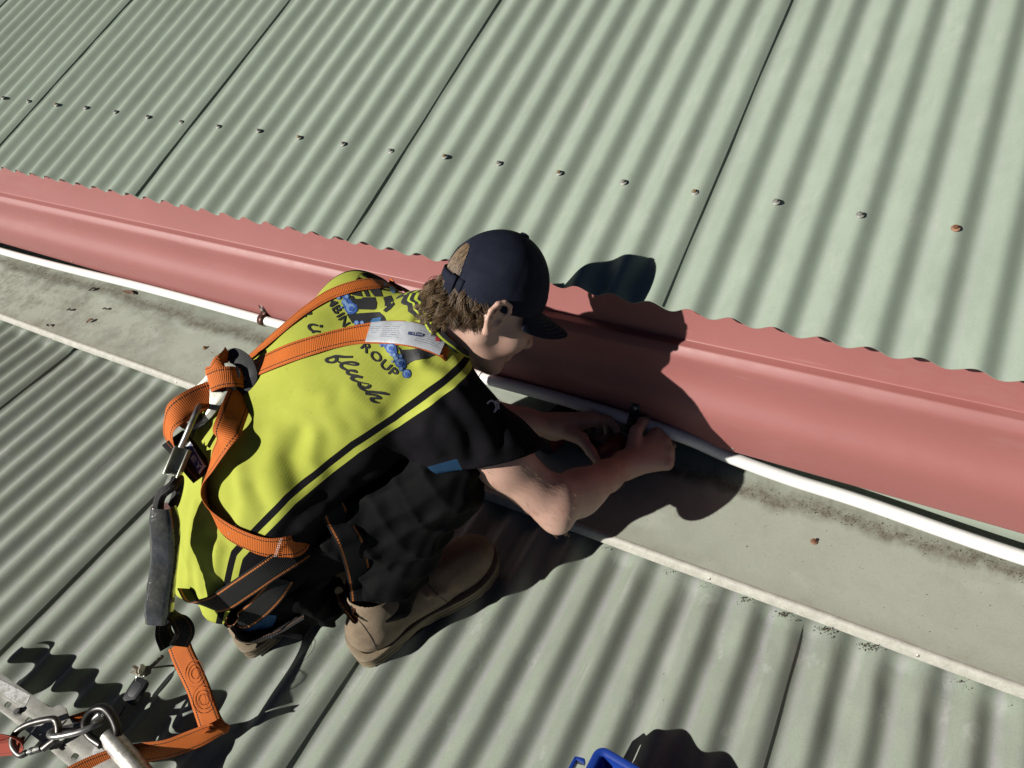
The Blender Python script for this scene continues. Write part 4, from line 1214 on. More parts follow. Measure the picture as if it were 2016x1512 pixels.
# perforations on the side panels
b = MB()
for k, base in ((0, 1.30), (1, -1.30)):
    for i in range(9):
        for j in range(6):
            a = base + (i - 4) * 0.055 * (1 if k == 0 else -1); t = 0.08 + j * 0.06
            c0 = dome(a, t, 0.0004); nrm = (dome(a, t, 0.01) - c0).normalized(); s1 = nrm.orthogonal().normalized(); s2 = nrm.cross(s1)
            b.add([c0 + (s1 * math.cos(q * math.pi / 3) + s2 * math.sin(q * math.pi / 3)) * 0.0009 for q in range(6)], [tuple(range(6))])
_vh = cput(b.build('vent_hole', simple('hole_black', (0.002, 0.002, 0.003), 1.0), None, smooth=False)); _vh['kind'] = 'stuff'

# ------------------------------------------------------------------ hair
def hair_mat():
    t = NT('brown_hair')
    v = attr(t, 'shade')
    c = t.ramp(v, [(0.0, (0.065, 0.038, 0.020)), (0.55, (0.155, 0.095, 0.048)), (1.0, (0.32, 0.215, 0.115))])
    m_ = t.set(c, 0.5); t.b.inputs['Specular IOR Level'].default_value = 0.35
    return m_
def scalp(a, z, off=0.0):
    """point on the head at azimuth a (0 front) and local height z"""
    zz = max(-0.99, min(0.99, (z - 0.030) / 0.094))
    k = math.sqrt(max(0.04, 1 - zz * zz))
    if z < 0.03: k = max(k, 0.97)
    return hd(math.sin(a) * (0.074 * k + off), -0.004 + math.cos(a) * (0.088 * k + off), z)
rnd = random.Random(3)
b = MB(); shade = []
def strand(pts, r0, tone):
    n = len(pts); o0 = len(b.v)
    b.tube(pts, [r0 * (1 - 0.7 * (i / (n - 1)) ** 2) for i in range(n)], 3, cap=False)
    shade.extend([min(1, max(0, tone + 0.22 * ((k // 3) / n))) for k in range(len(b.v) - o0)])
def lock(a, z, ln, curl, out, drift, r0, tone):
    n = 9; strand([scalp(a + drift * i / (n - 1), z - ln * i / (n - 1), 0.002 + out * i / (n - 1)) for i in range(n)], r0, tone)
NL = 210
for L_i in range(NL):
    w = rnd.uniform(-1, 1); a = math.pi + 1.42 * w * abs(w) ** 0.25
    z = rnd.uniform(-0.052, 0.004) if abs(w) < 0.6 else rnd.uniform(-0.028, 0.008)
    ln = (0.060 - 0.036 * abs(w) ** 1.2) * rnd.uniform(0.75, 1.2)
    if w > 0.55: ln *= 0.6                                 # shaved closer behind the right ear
    curl = rnd.uniform(0.004, 0.011) * (1 - 0.45 * abs(w)); ph = rnd.uniform(0, 6.28); tw = rnd.uniform(3.5, 6.5) * rnd.choice((-1, 1))
    out = rnd.uniform(0.004, 0.020) * (1 - 0.60 * abs(w)); tone = rnd.uniform(0.15, 0.7); dr = rnd.uniform(-0.35, 0.35)
    nst = 26
    for s_i in range(nst):
        ja, jz, jc = rnd.gauss(0, 0.036), rnd.gauss(0, 0.003), rnd.gauss(1, 0.06)
        n = 11; pts = []; off = rnd.uniform(0.001, 0.008)
        for i in range(n):
            u = i / (n - 1)
            p = scalp(a + ja * (1 - 0.5 * u) + dr * u * 0.4, z + jz - ln * u * 0.80 * jc, off + out * u ** 1.25)
            rad = (scalp(a, z, 0.05) - scalp(a, z, 0.0)).normalized()
            sdv = rad.cross(HU_)
            k = curl * jc * min(1, u * 1.8)
            p = p + rad * (k * math.sin(ph + tw * u) ) + sdv * (k * math.cos(ph + tw * u)) - sdv * (k * 0.3)
            pts.append(p)
        strand(pts, rnd.uniform(0.00032, 0.00062), tone + rnd.uniform(-0.12, 0.16))
for i in range(700):        # crown hair showing through the opening of the cap
    a = math.pi + rnd.uniform(-0.6, 0.6); z = rnd.uniform(0.02, 0.085)
    lock(a, z, rnd.uniform(0.03, 0.05), 0.001, 0.0012, rnd.uniform(-0.10, 0.10), rnd.uniform(0.0003, 0.0007), rnd.uniform(-0.2, 1.0))
o = b.build('hair', hair_mat(), None, angle=0)
at = o.data.attributes.new('shade', 'FLOAT', 'POINT'); at.data.foreach_set('value', shade)
parent(o, person); o['kind'] = 'stuff'
# under-layer so no scalp shows between the locks
F2 = Field(tuple(HC[i] - 0.16 for i in range(3)), tuple(HC[i] + 0.16 for i in range(3)), 0.004)
F2.ell(hd(0, -0.004, 0.030), (0.0755 * HS, 0.0898 * HS, 0.0955 * HS), 0, frame=HFRAME)
F2.cone(hd(0, -0.048, -0.015), hd(0, -0.058, -0.060), 0.047, 0.034, 0.02, lat=HR_, s=1.2)
Vt, Q = F2.mesh(2)
rel = Vt - np.array(HC); lx, ly, lz = rel @ np.array(HR_), rel @ np.array(HF_), rel @ np.array(HU_)
c = Q; cy = ly[c].mean(1); cz = lz[c].mean(1)
keep = (cy < -0.012 - 0.0 * cz) & (cz > -0.085) & ((cy < -0.030) | (cz > -0.015)) & ((cz < 0.012) | ((np.abs(lx[c].mean(1)) < 0.05) & (cy < -0.03) & (cz < 0.085)))
np_mesh('hair_base', Vt, Q[keep], simple('dark_hair_roots', (0.075, 0.045, 0.025), 0.8, var=0.4, scale=250, bump=0.6, bscale=500, dist=0.002), person)
# eyebrow, lashes and the visible eye
b = MB()
for s in (-1, 1):
    for i in range(40):
        u = i / 39; p = hd(s * (0.014 + 0.034 * u), 0.094 - 0.020 * u * u, 0.017 + 0.004 * math.sin(u * 3))
        q = p + (HR_ * s * 0.005 + HU_ * 0.002 + HF_ * 0.001); b.tube([p, p.lerp(q, .5) + HF_ * .0006, q], [0.0006, 0.0005, 0.0002], 3)
    for i in range(16):
        u = i / 15; p = hd(s * (0.022 + 0.022 * u), 0.0925 - 0.010 * u, 0.0005)
        q = p + HF_ * 0.006 - HU_ * 0.002 + HR_ * s * 0.002 * u; b.tube([p, p.lerp(q, .5) - HU_ * .0006, q], [0.0004, 0.0003, 0.0001], 3)
o = b.build('eyebrow_hair', simple('brow_hair', (0.07, 0.042, 0.025), 0.7), None); parent(o, person); o['kind'] = 'stuff'
# ------------------------------------------------------------------ webbing
def webbing_mat(name, base, edge, stitch, rib=True, lines=(0.70,), lw=0.055):
    t = NT(name)
    ac = attr(t, 'across'); al = attr(t, 'along')
    f = t.noise(30, 4)
    c = t.ramp(f, [(0.3, tuple(x * 0.88 for x in base)), (0.7, tuple(min(1, x * 1.1) for x in base))])
    rb = t.math('SINE', t.math('MULTIPLY', al, 2 * math.pi / 0.0031))
    c = t.mix(t.math('MULTIPLY', t.ramp(rb, [(0.2, 1), (0.75, 0)]), 0.35), c, tuple(x * 0.62 for x in base))
    aa = t.math('ABSOLUTE', ac)
    if edge is not None:
        c = t.mix(t.math('GREATER_THAN', aa, 0.90), c, edge)
    dash = t.math('GREATER_THAN', t.math('SINE', t.math('MULTIPLY', al, 2 * math.pi / 0.0046)), -0.75)
    for L in lines:
        m_ = t.math('MULTIPLY', t.math('LESS_THAN', t.math('ABSOLUTE', t.math('SUBTRACT', aa, L)), lw), dash)
        c = t.mix(m_, c, stitch)
    gr = t.ramp(t.noise(60, 4, 0.7), [(0.6, 0), (0.8, 1)])
    c = t.mix(t.math('MULTIPLY', gr, 0.25), c, tuple(x * 0.45 for x in base))
    t.bump(t.mix(0.3, rb, t.noise(900, 2)), 0.5, 0.0007)
    m_ = t.set(c, 0.78); t.b.inputs['Specular IOR Level'].default_value = 0.25
    return m_
ORANGE = webbing_mat('orange_webbing', (0.68, 0.165, 0.022), (0.50, 0.115, 0.018), (0.015, 0.008, 0.006))
BLACKW = webbing_mat('black_webbing', (0.010, 0.010, 0.011), (0.008, 0.008, 0.009), (0.62, 0.20, 0.045), lines=(0.80,), lw=0.07)
BLACKP = webbing_mat('plain_black_webbing', (0.010, 0.010, 0.011), None, (0.30, 0.12, 0.05), lines=(0.6,), lw=0.03)
def ribbon(name, pts, across, mat, par, hw=0.0225, th=0.0022, step=0.006):
    """pts: centre line, across: unit vectors along the width"""
    P = catmull(pts, 8); A = catmull(across, 8)
    n = len(P); b = MB(); al = []; acv = []
    L = 0.0; vs = []
    sec = [(-1, 0), (-0.9, 1), (-0.45, 1), (0, 1), (0.45, 1), (0.9, 1), (1, 0), (0.9, -1), (0.45, -1), (0, -1), (-0.45, -1), (-0.9, -1)]
    k = len(sec)
    for i in range(n):
        t = (P[min(n - 1, i + 1)] - P[max(0, i - 1)]).normalized()
        a = A[i] - t * A[i].dot(t); a.normalize(); nn = t.cross(a)
        if i: L += (P[i] - P[i - 1]).length
        for (x, z) in sec:
            vs.append(P[i] + a * (x * hw) + nn * (z * th / 2)); al.append(L); acv.append(x)
    fs = []
    for i in range(n - 1):
        for j in range(k):
            fs.append((i * k + j, i * k + (j + 1) % k, (i + 1) * k + (j + 1) % k, (i + 1) * k + j))
    fs.append(tuple(range(k - 1, -1, -1))); fs.append(tuple((n - 1) * k + j for j in range(k)))
    b.add(vs, fs)
    o = b.build(name, mat, None, angle=60)
    for nm, d in (('across', acv), ('along', al)):
        at = o.data.attributes.new(nm, 'FLOAT', 'POINT'); at.data.foreach_set('value', d)
    if par is not None: parent(o, par)
    return o
class Cloth:
    """nearest cloth surface under a sight line"""
    def __init__(self, *b): self.b = b
    def hit(self, u, v):
        w = ray(u, v); best = None
        for q in self.b:
            h = q.ray_cast(CAM_C, w)
            if h[0] and (best is None or h[3] < best[2]): best = (h[0], h[1], h[3])
        if best:
            n = best[1]
            if n.dot(w) > 0: n = -n
            return best[0], n, best[2]
        bd = None
        for i in range(160):
            d = 0.9 + 0.006 * i; p = CAM_C + w * d
            for q in self.b:
                h = q.find_nearest(p)
                if h[0] and (bd is None or h[3] < bd[0]): bd = (h[3], d, h[1], h[0])
        n = bd[2]
        return CAM_C + w * bd[1], n, bd[1]
shirt_c = Cloth(shirt_bvh0); cloth = Cloth(shirt_bvh, trouser_bvh)
def hug(name, px, mat, par, c=shirt_c, lift=0.0022, extra=(), hw=0.0225, pre=()):
    pts, nr = [], []
    for q in px:
        p, n, d = c.hit(q[0], q[1])
        pts.append(p + n * (lift + (q[2] if len(q) > 2 else 0))); nr.append(n)
    for p, n in extra: pts.append(V(p)); nr.append(V(n).normalized())
    sm = [sum((nr[max(0, min(len(nr) - 1, i + j))] for j in (-1, 0, 1)), V((0, 0, 0))).normalized() for i in range(len(nr))]
    ac = []
    for i in range(len(pts)):
        t = (pts[min(len(pts) - 1, i + 1)] - pts[max(0, i - 1)]).normalized()
        ac.append(sm[i].cross(t).normalized())
    return ribbon(name, pts, ac, mat, par, hw)
def face(name, items, mat, par, hw=0.0225, c=cloth, th=0.0022):
    """items (u, v, lift, wx, wy, sgn): half-width as seen in the picture, true width restored in depth; lift towards the viewer"""
    pts, ac = [], []
    for (u, v, lift, wx, wy, sg) in items:
        if abs(lift) > 5: d = lift - 10          # absolute distance given
        else: d = c.hit(u, v)[2] - lift
        w = ray(u, v); p = CAM_C + w * d; dep = d * w.dot(CAM_F)
        pr = (CAM_X * wx + CAM_D * wy) * (dep / FPX)
        if pr.length > hw: pr = pr.normalized() * hw
        rem = math.sqrt(max(0, hw * hw - pr.length_squared))
        pts.append(p); ac.append((pr + CAM_F * rem * sg).normalized())
    return ribbon(name, pts, ac, mat, par, hw, th)

harness = empty('safety_harness', (-0.60, -0.30, 0.45))
tag(harness, 'orange webbing safety harness with black leg straps worn over the yellow shirt', 'harness')
hug('shoulder_strap', [(470, 722), (505, 694), (540, 664), (575, 634), (610, 607), (650, 582), (695, 566), (740, 560), (775, 566)], ORANGE, harness,
    extra=[((-0.470, 0.070, 0.535), (0.1, 0.6, 0.8)), ((-0.455, 0.105, 0.47), (0.1, 1, 0.1))])
hug('shoulder_strap', [(470, 742), (510, 722), (560, 700), (610, 683), (660, 669), (710, 659), (760, 655), (805, 658), (845, 668), (874, 682), (888, 692, -0.004)], ORANGE, harness)
def label_mat():
    t = NT('silver_label')
    al = attr(t, 'along'); ac = attr(t, 'across')
    c = t.ramp(t.noise(40, 4), [(0.3, (0.42, 0.44, 0.47)), (0.7, (0.60, 0.62, 0.66))])
    line = t.math('LESS_THAN', t.math('ABSOLUTE', t.math('SUBTRACT', t.math('FRACT', t.math('MULTIPLY', ac, 5.5)), 0.5)), 0.13)
    w = t.math('GREATER_THAN', t.noise(520, 1, 0.5), 0.42)
    z = t.math('MULTIPLY', t.math('MULTIPLY', line, w), t.math('MULTIPLY', t.math('LESS_THAN', t.math('ABSOLUTE', ac), 0.62), t.math('GREATER_THAN', t.noise(28, 1), 0.40)))
    c = t.mix(t.math('MULTIPLY', z, 0.75), c, (0.05, 0.06, 0.10))
    t.bump(t.noise(55, 3), 0.3, 0.002)
    return t.set(c, 0.4)
LABEL = label_mat()
lab = hug('silver_label', [(727, 657), (760, 655), (805, 658), (845, 668), (872, 681)], LABEL, harness, lift=0.0046, hw=0.0205)
# small printed blocks on the label
lab_pts = [shirt_c.hit(u, v) for u, v in ((806, 666), (866, 676))]
def patch(name, corners, mat, par, c=shirt_c, lift=0.0066, n=4):
    """quad patch laid on the cloth; corners in picture order"""
    b = MB(); P = []
    for i in range(n + 1):
        row = []
        for j in range(n + 1):
            s, t = i / n, j / n
            u = (corners[0][0] * (1 - s) + corners[1][0] * s) * (1 - t) + (corners[3][0] * (1 - s) + corners[2][0] * s) * t
            v = (corners[0][1] * (1 - s) + corners[1][1] * s) * (1 - t) + (corners[3][1] * (1 - s) + corners[2][1] * s) * t
            p, nn, d = c.hit(u, v); row.append(p + nn * lift)
        P.append(row)
    b.grid(P); o = b.build(name, mat, None, angle=0); parent(o, par); return o
NAVY = simple('navy_print', (0.03, 0.045, 0.14), 0.5); REDP = simple('red_print', (0.62, 0.06, 0.08), 0.5); WHT = simple('white_print', (0.72, 0.72, 0.72), 0.5)
patch('brand_block', [(806, 655), (833, 659), (832, 665), (805, 661)], NAVY, harness)
def lmap(x, y):
    u = 831 - 23.5 * x / 4.2 + 0.8 * y; v = 659.5 - 3.6 * x / 4.2 + 4.6 * y
    p, n, d = shirt_c.hit(u, v); return p + n * 0.0072
letters_later = lmap
patch('red_emblem', [(855, 662), (864, 664), (864, 676), (856, 674)], REDP, harness)

# dorsal plate hanging at the middle of the back
p_top, n_top, d_top = shirt_c.hit(486, 735)
PLD = d_top - 0.036
def fl(u, v, d=0.0): return CAM_C + ray(u, v) * (PLD + d)
pc = fl(448, 755, 0.006)
pax = (fl(372, 826, 0.030) - fl(478, 712, -0.004)).normalized()
pn = (-ray(448, 755) * 0.85 + n_top * 0.4); pn = (pn - pax * pn.dot(pax)).normalized(); pay = pn.cross(pax)
PLAS = simple('black_plastic', (0.022, 0.023, 0.026), 0.45, var=0.25, scale=120, bump=0.2, bscale=400)
STEEL = simple('plated_steel', (0.42, 0.43, 0.37), 0.36, 0.70, var=0.25, scale=60, bump=0.1, bscale=300)
DSTEEL = simple('worn_steel', (0.26, 0.255, 0.245), 0.40, 0.75, var=0.35, scale=50, bump=0.15, bscale=200)
ptop = fl(478, 712, 0.002)
def rr(pts, k=4): return [(p.x, p.y) for p in catmull([V((x, y, 0)) for x, y in pts], k, True)]
b = MB()
b.prism(rr([(-0.012, -0.020), (-0.014, 0.010), (0.004, 0.040), (0.046, 0.044), (0.062, 0.030), (0.060, 0.016), (0.066, -0.012), (0.060, -0.034), (0.020, -0.038), (0.000, -0.032)], 3), 0.005, ptop + pn * -0.001, pax, pay, holes=[rr([(0.016, 0.020), (0.020, 0.026), (0.044, 0.022), (0.044, 0.014)], 2), rr([(0.018, -0.024), (0.018, -0.014), (0.044, -0.018), (0.042, -0.026)], 2)])
b.build('back_plate', PLAS, harness, bevel=0.0012)
b = MB()
ring_c = 0.118; 
outl = [(0.014, -0.010), (0.014, 0.012), (0.040, 0.026), (0.074, 0.027), (0.100, 0.030), (0.128, 0.028), (0.148, 0.014), (0.152, -0.004), (0.142, -0.022), (0.122, -0.030), (0.100, -0.030), (0.074, -0.026), (0.050, -0.026), (0.030, -0.022)]
hole1 = [(ring_c + 0.0225 * math.cos(q * math.pi / 10), -0.000 + 0.0205 * math.sin(q * math.pi / 10)) for q in range(20)]
hole2 = [(0.030, -0.012), (0.030, 0.012), (0.060, 0.016), (0.066, -0.014)]
b.prism(rr(outl, 4), 0.0050, ptop + pn * 0.009, pax, pay, holes=[hole1, hole2])
o = b.build('dorsal_ring', STEEL, harness, bevel=0.0011)
# webbing knot through the plate slots
def loc(x, y, z): return ptop + pax * x + pay * y + pn * z
ribbon('knot_fold', [loc(0.020, 0.020, 0.002), loc(0.026, 0.012, 0.018), loc(0.040, 0.000, 0.026), loc(0.058, -0.010, 0.022), loc(0.064, -0.016, 0.006)], [pax * 0.5 + pay * 0.85] * 5, ORANGE, harness, 0.018)
ribbon('knot_fold', [loc(0.006, -0.030, 0.0), loc(0.022, -0.022, 0.013), loc(0.044, -0.020, 0.014), loc(0.060, -0.030, 0.004)], [pay * 0.6 + pax * 0.8] * 4, ORANGE, harness, 0.014)
# lower left strap bowing off the back
face('hip_strap', [(450, 770, 10 + PLD + 0.012, 10, 22, 1), (410, 778, 10 + PLD + 0.010, 9, 24, 1), (366, 800, 10 + PLD + 0.006, 12, 22, 1), (335, 830, 10 + PLD + 0.01, 17, 14, -1), (332, 862, 10 + PLD + 0.03, 17, 4, -1), (345, 886, 10 + PLD + 0.06, 10, -4, -1), (366, 905, 10 + PLD + 0.09, 3, -8, -1)], ORANGE, harness)
# lower right strap looping down to the hip
dD = PLD
face('hip_strap', [(476, 772, 10 + dD + 0.004, 18, 12, 1), (462, 808, 0.036, 22, 7, 1), (450, 840, 0.042, 24, 3, 1), (438, 872, 0.042, 21, 4, -1), (420, 905, 0.036, 14, 7, -1), (406, 938, 0.028, 6, 4, -1), (403, 970, 0.020, 4, 2, -1), (412, 1002, 0.012, 8, -5, -1), (435, 1036, 0.008, 13, -14, -1), (475, 1062, 0.006, 9, -20, -1), (525, 1078, 0.006, 3, -22, -1), (568, 1076, 0.006, -3, -22, -1), (592, 1066, -0.004, -8, -20, -1), (600, 1048, -0.03, -8, -18, -1)], ORANGE, harness)
# bar-tack stitching on the hip strap
b = MB()
for (u0, v0, u1, v1) in ((449, 1052, 462, 1034), (540, 1096, 553, 1058)):
    for i in range(9):
        t0, t1 = i / 9, (i + 0.6) / 9
        for du in (0, 3):
            q = [CAM_C + ray(u0 + (u1 - u0) * t + du, v0 + (v1 - v0) * t) * (cloth.hit(u0 + (u1 - u0) * t, v0 + (v1 - v0) * t)[2] - 0.010) for t in (t0, t1)]
            b.tube(q, 0.0005, 4)
o = b.build('stitching', WHT, harness); o['kind'] = 'stuff'
# brand tag strap between the two hip straps
face('tag_strap', [(340, 862, 10 + PLD + 0.030, 12, -17, 1), (362, 885, 10 + PLD + 0.012, 14, -17, 1), (384, 915, 10 + PLD + 0.000, 14, -17, 1), (402, 936, 10 + PLD - 0.004, 12, -18, 1)], BLACKP, harness, hw=0.021)
b = MB()
def tg(u, v): return CAM_C + ray(u, v) * (PLD + 0.012 - (u - 362) * 0.00042 - 0.0040)
def quad(name, cs, mat, lift=0.0, par=harness):
    b = MB(); b.add([tg(u, v) - ray(u, v) * lift for u, v in cs], [(0, 1, 2, 3)]); o = b.build(name, mat, None, smooth=False); parent(o, par); return o
quad('white_tag', [(358, 886), (374, 869), (404, 918), (391, 936)], simple('white_tag', (0.75, 0.75, 0.76), 0.5))
quad('blue_tag', [(362, 887), (375, 873), (399, 917), (389, 931)], simple('blue_tag', (0.030, 0.055, 0.24), 0.5), 0.0007)
def font_mesh(txt, bold=0.0, shear=0.0, spacing=1.0, depth=0.0):
    cu = bpy.data.curves.new('lettering', 'FONT'); cu.body = txt; cu.offset = bold; cu.shear = shear; cu.space_character = spacing
    cu.resolution_u = 3
    o = bpy.data.objects.new('lettering', cu); col.objects.link(o)
    dg = bpy.context.evaluated_depsgraph_get(); me = bpy.data.meshes.new_from_object(o.evaluated_get(dg))
    bpy.data.objects.remove(o); bpy.data.curves.remove(cu)
    return me
def letters(name, txt, mp, mat, par, bold=0.0, shear=0.0, spacing=1.0, cut=0.15):
    """one object per glyph, each vertex sent through mp(x,y)->world, x in em units"""
    x0 = 0.0; outp = []
    for ch in txt:
        if ch == ' ': x0 += 0.35; continue
        me = font_mesh(ch, bold, shear)
        bm = bmesh.new(); bm.from_mesh(me)
        if cut:
            for _ in range(2):
                es = [e for e in bm.edges if e.calc_length() > cut]
                if es: bmesh.ops.subdivide_edges(bm, edges=es, cuts=2); bmesh.ops.triangulate(bm, faces=bm.faces)
        w = max((v.co.x for v in bm.verts), default=0.5)
        for v in bm.verts: v.co = mp(v.co.x + x0, v.co.y)
        bm.to_mesh(me); bm.free(); me.materials.clear(); me.materials.append(mat)
        o = bpy.data.objects.new(name, me); col.objects.link(o); parent(o, par); outp.append(o)
        x0 += w + 0.08 * spacing
    return outp
letters('brand_letter', 'BAILEY', letters_later, WHT, harness, cut=0)
def tmap(x, y):           # along the tag from (362,884) to (394,924)
    u = 365 + 30 * x / 1.9 + 9 * y; v = 888 + 42 * x / 1.9 - 10 * y
    return tg(u, v) - ray(u, v) * 0.0013
letters('tag_letter', 'LEY', tmap, WHT, harness, bold=0.02, cut=0)
# leg straps, black with orange edges
face('leg_strap', [(372, 1160, 0.004, 20, 8, 1), (395, 1190, 0.012, 24, 8, 1), (430, 1188, 0.016, 20, 14, 1), (475, 1160, 0.014, 14, 19, 1), (525, 1126, 0.012, 14, 19, 1), (570, 1096, 0.008, 16, 18, 1), (600, 1076, -0.01, 16, 16, 1)], BLACKW, harness)
face('leg_strap', [(452, 1205, 0.012, 12, 16, 1), (470, 1222, 0.018, 16, 14, 1), (500, 1205, 0.016, 17, 15, 1), (535, 1170, 0.010, 17, 15, 1), (556, 1140, 0.004, 16, 14, 1)], BLACKW, harness)
face('leg_strap', [(455, 1222, 0.012, 4, 14, -1), (475, 1247, 0.012, 6, 10, -1), (510, 1246, 0.010, 2, 12, -1), (560, 1228, 0.0, -4, 12, -1), (600, 1205, -0.02, -4, 12, -1)], BLACKP, harness, hw=0.017)
face('leg_strap', [(656, 1000, -0.004, 18, -8, 1), (670, 1030, 0.010, 20, -7, 1), (690, 1068, 0.016, 21, -6, 1), (703, 1110, 0.018, 21, -4, 1), (711, 1155, 0.016, 21, -3, 1), (715, 1196, 0.014, 21, -3, 1)], BLACKW, harness)
face('leg_strap', [(715, 1196, 0.014, 21, -3, 1), (706, 1206, 0.016, 12, -4, 1), (692, 1196, 0.020, 5, -8, 1), (678, 1168, 0.018, 3, -8, 1)], BLACKW, harness)

# ------------------------------------------------------------------ lanyard
lany = empty('shock_lanyard', fl(330, 1000, 0.0))
tag(lany, 'orange webbing fall lanyard with clear sleeved shock pack hooked to the back ring', 'lanyard')
rc = loc(ring_c + 0.020, 0.004, 0.009)
def L_(u, v, d): return CAM_C + ray(u, v) * (PLD + d)
hk = [L_(398, 792, 0.040), L_(389, 806, -0.012), L_(378, 830, -0.022), L_(366, 858, -0.020), L_(356, 880, -0.012)]
b = MB(); b.tube(catmull(hk, 6), 0.0048, 10)
b.tube(catmull([L_(398, 792, 0.040), L_(390, 822, 0.045), L_(378, 850, 0.035), L_(368, 880, 0.008)], 6), 0.0048, 10)
b.build('hook', DSTEEL, lany)
b = MB()
u_ax = (L_(338, 938, -0.004) - L_(361, 882, -0.006)); ulen = u_ax.length; u_ax.normalize()
w_ax = (CAM_X * 0.93 + CAM_D * 0.38); w_ax = (w_ax - u_ax * w_ax.dot(u_ax)).normalized(); h_ax = u_ax.cross(w_ax)
mid = (L_(338, 938, -0.004) + L_(361, 882, -0.006)) / 2
# folded gate sleeve: U-channel
b.box(mid - h_ax * 0.007, u_ax * ulen / 2, w_ax * 0.0125, h_ax * 0.0013)
b.box(mid + w_ax * 0.0112, u_ax * ulen / 2 * 0.98, w_ax * 0.0013, h_ax * 0.0082)
b.box(mid - w_ax * 0.0112, u_ax * ulen / 2 * 0.98, w_ax * 0.0013, h_ax * 0.0082)
b.build('gate_sleeve', STEEL, lany, bevel=0.0008)
b = MB()
b.tube([mid + u_ax * (ulen * 0.5 - 0.004) - w_ax * 0.010, mid + u_ax * (ulen * 0.5 - 0.004) + w_ax * 0.010], 0.003, 8)
b.tube([mid + u_ax * ulen * 0.42, mid + u_ax * (ulen * 0.5 + 0.026)], 0.0055, 8)
b.build('swivel', STEEL, lany)
# black thimble loop
b = MB(); b.tube(catmull([L_(352, 942, 0.002), L_(338, 958, -0.016), L_(318, 974, -0.010), L_(312, 998, 0.0), L_(322, 1010, 0.006), L_(340, 996, 0.010), L_(350, 966, 0.012)], 6, True), 0.0085, 8, closed=True)
b.build('sewn_loop', simple('black_cord', (0.010, 0.010, 0.011), 0.8, var=0.3, bump=0.6, bscale=300, dist=0.002), lany)
# shock pack: folded black webbing in a clear vinyl sleeve
pk0, pk1 = L_(322, 996, 0.0), CAM_C + ray(318, 1222) * (PLD + 0.075)
pax2 = (pk1 - pk0); plen = pax2.length; pax2.normalize()
pw = (CAM_X - pax2 * CAM_X.dot(pax2)).normalized(); pnn = pax2.cross(pw)
b = MB(); P = []
for i in range(25):
    t = i / 24; row = []
    cx = 0.004 * math.sin(t * 5) ; w = 0.0205 * (0.80 + 0.2 * math.sin(min(1, t * 6) * math.pi / 2)) * (1 - 0.10 * (t > 0.94)); th = 0.017 + 0.003 * math.sin(9 * t)
    for k in range(20):
        a = 2 * math.pi * k / 20; ca, sa = math.cos(a), math.sin(a)
        x = w * math.copysign(abs(ca) ** 0.45, ca); y = th * math.copysign(abs(sa) ** 0.55, sa)
        q = 0.0012 * noise.noise(V((t * 22, k * 0.9, 1)))
        row.append(pk0 + pax2 * (plen * t) + pw * (x + cx + q) + pnn * (y + q))
    P.append(row + [row[0]])
b.grid(P); b.add(P[0][:-1], [tuple(range(20))]); b.add(P[-1][:-1], [tuple(range(19, -1, -1))])
pv = NT('clear_vinyl')
cm = pv.ramp(pv.noise(50, 5, 0.7, stretch=(1, 1, 0.4)), [(0.35, (0.035, 0.036, 0.034)), (0.6, (0.075, 0.075, 0.066)), (0.8, (0.17, 0.165, 0.145))])
pv.bump(pv.noise(30, 4, 0.6), 0.6, 0.004)
b.build('shock_pack', pv.set(cm, 0.18, Coat_Weight=0.6, Coat_Roughness=0.08), lany, angle=60, recalc=True)
def seg(u, v, d): return (u, v, 10 + d)
face('sewn_end', [(330, 1205, 10 + PLD + 0.075, 10, 4, 1), (352, 1222, 10 + PLD + 0.070, 13, 8, 1), (364, 1245, 10 + PLD + 0.075, 12, 10, 1), (352, 1272, 10 + PLD + 0.085, 12, 8, 1)], BLACKP, lany, hw=0.0165)
face('sewn_end', [(326, 1216, 10 + PLD + 0.090, 10, -4, 1), (322, 1245, 10 + PLD + 0.095, 7, -6, 1), (334, 1272, 10 + PLD + 0.098, 12, -6, 1)], BLACKP, lany, hw=0.0165)
# orange webbing: stitched tab then the long tail to the anchor
dz = [onz(380, 1300, 0.12), onz(412, 1420, 0.055)]
d0 = (dz[0] - CAM_C).length; d1 = (dz[1] - CAM_C).length
face('stitched_tab', [(352, 1268, 10 + (onz(352, 1268, 0.135) - CAM_C).length, 24, -9, 1), (362, 1295, 10 + (onz(362, 1295, 0.122) - CAM_C).length, 25, -9, 1), (388, 1350, 10 + (onz(388, 1350, 0.095) - CAM_C).length, 25, -10, 1), (402, 1390, 10 + (onz(402, 1390, 0.072) - CAM_C).length, 26, -9, 1), (414, 1424, 10 + (onz(414, 1424, 0.055) - CAM_C).length, 28, -4, 1)], ORANGE, lany, th=0.006)
b = MB()
def tabp(u, v):
    z = 0.135 - 0.08 * ((v - 1268) / 156.0) + 0.0052
    return onz(u, v, z)
for ring_i in range(6):
    cu_, cv_ = (384, 1326) if ring_i < 3 else (398, 1378)
    r_ = 7 + 5 * (ring_i % 3)
    b.tube([tabp(cu_ + r_ * math.cos(q * math.pi / 8) * 1.1, cv_ + r_ * math.sin(q * math.pi / 8) * 1.6) for q in range(16)], 0.0006, 4, closed=True)
o = b.build('stitching', simple('orange_thread', (0.56, 0.125, 0.02), 0.8), lany); o['kind'] = 'stuff'
tail = [(414, 1424, 0.052, 27, -2), (432, 1433, 0.050, 16, 10), (415, 1440, 0.048, 4, 20), (380, 1456, 0.042, 3, 22), (330, 1474, 0.040, 2, 22), (270, 1484, 0.048, 2, 23), (205, 1500, 0.060, 6, 22), (140, 1530, 0.064, 10, 20), (60, 1585, 0.05, 12, 20)]
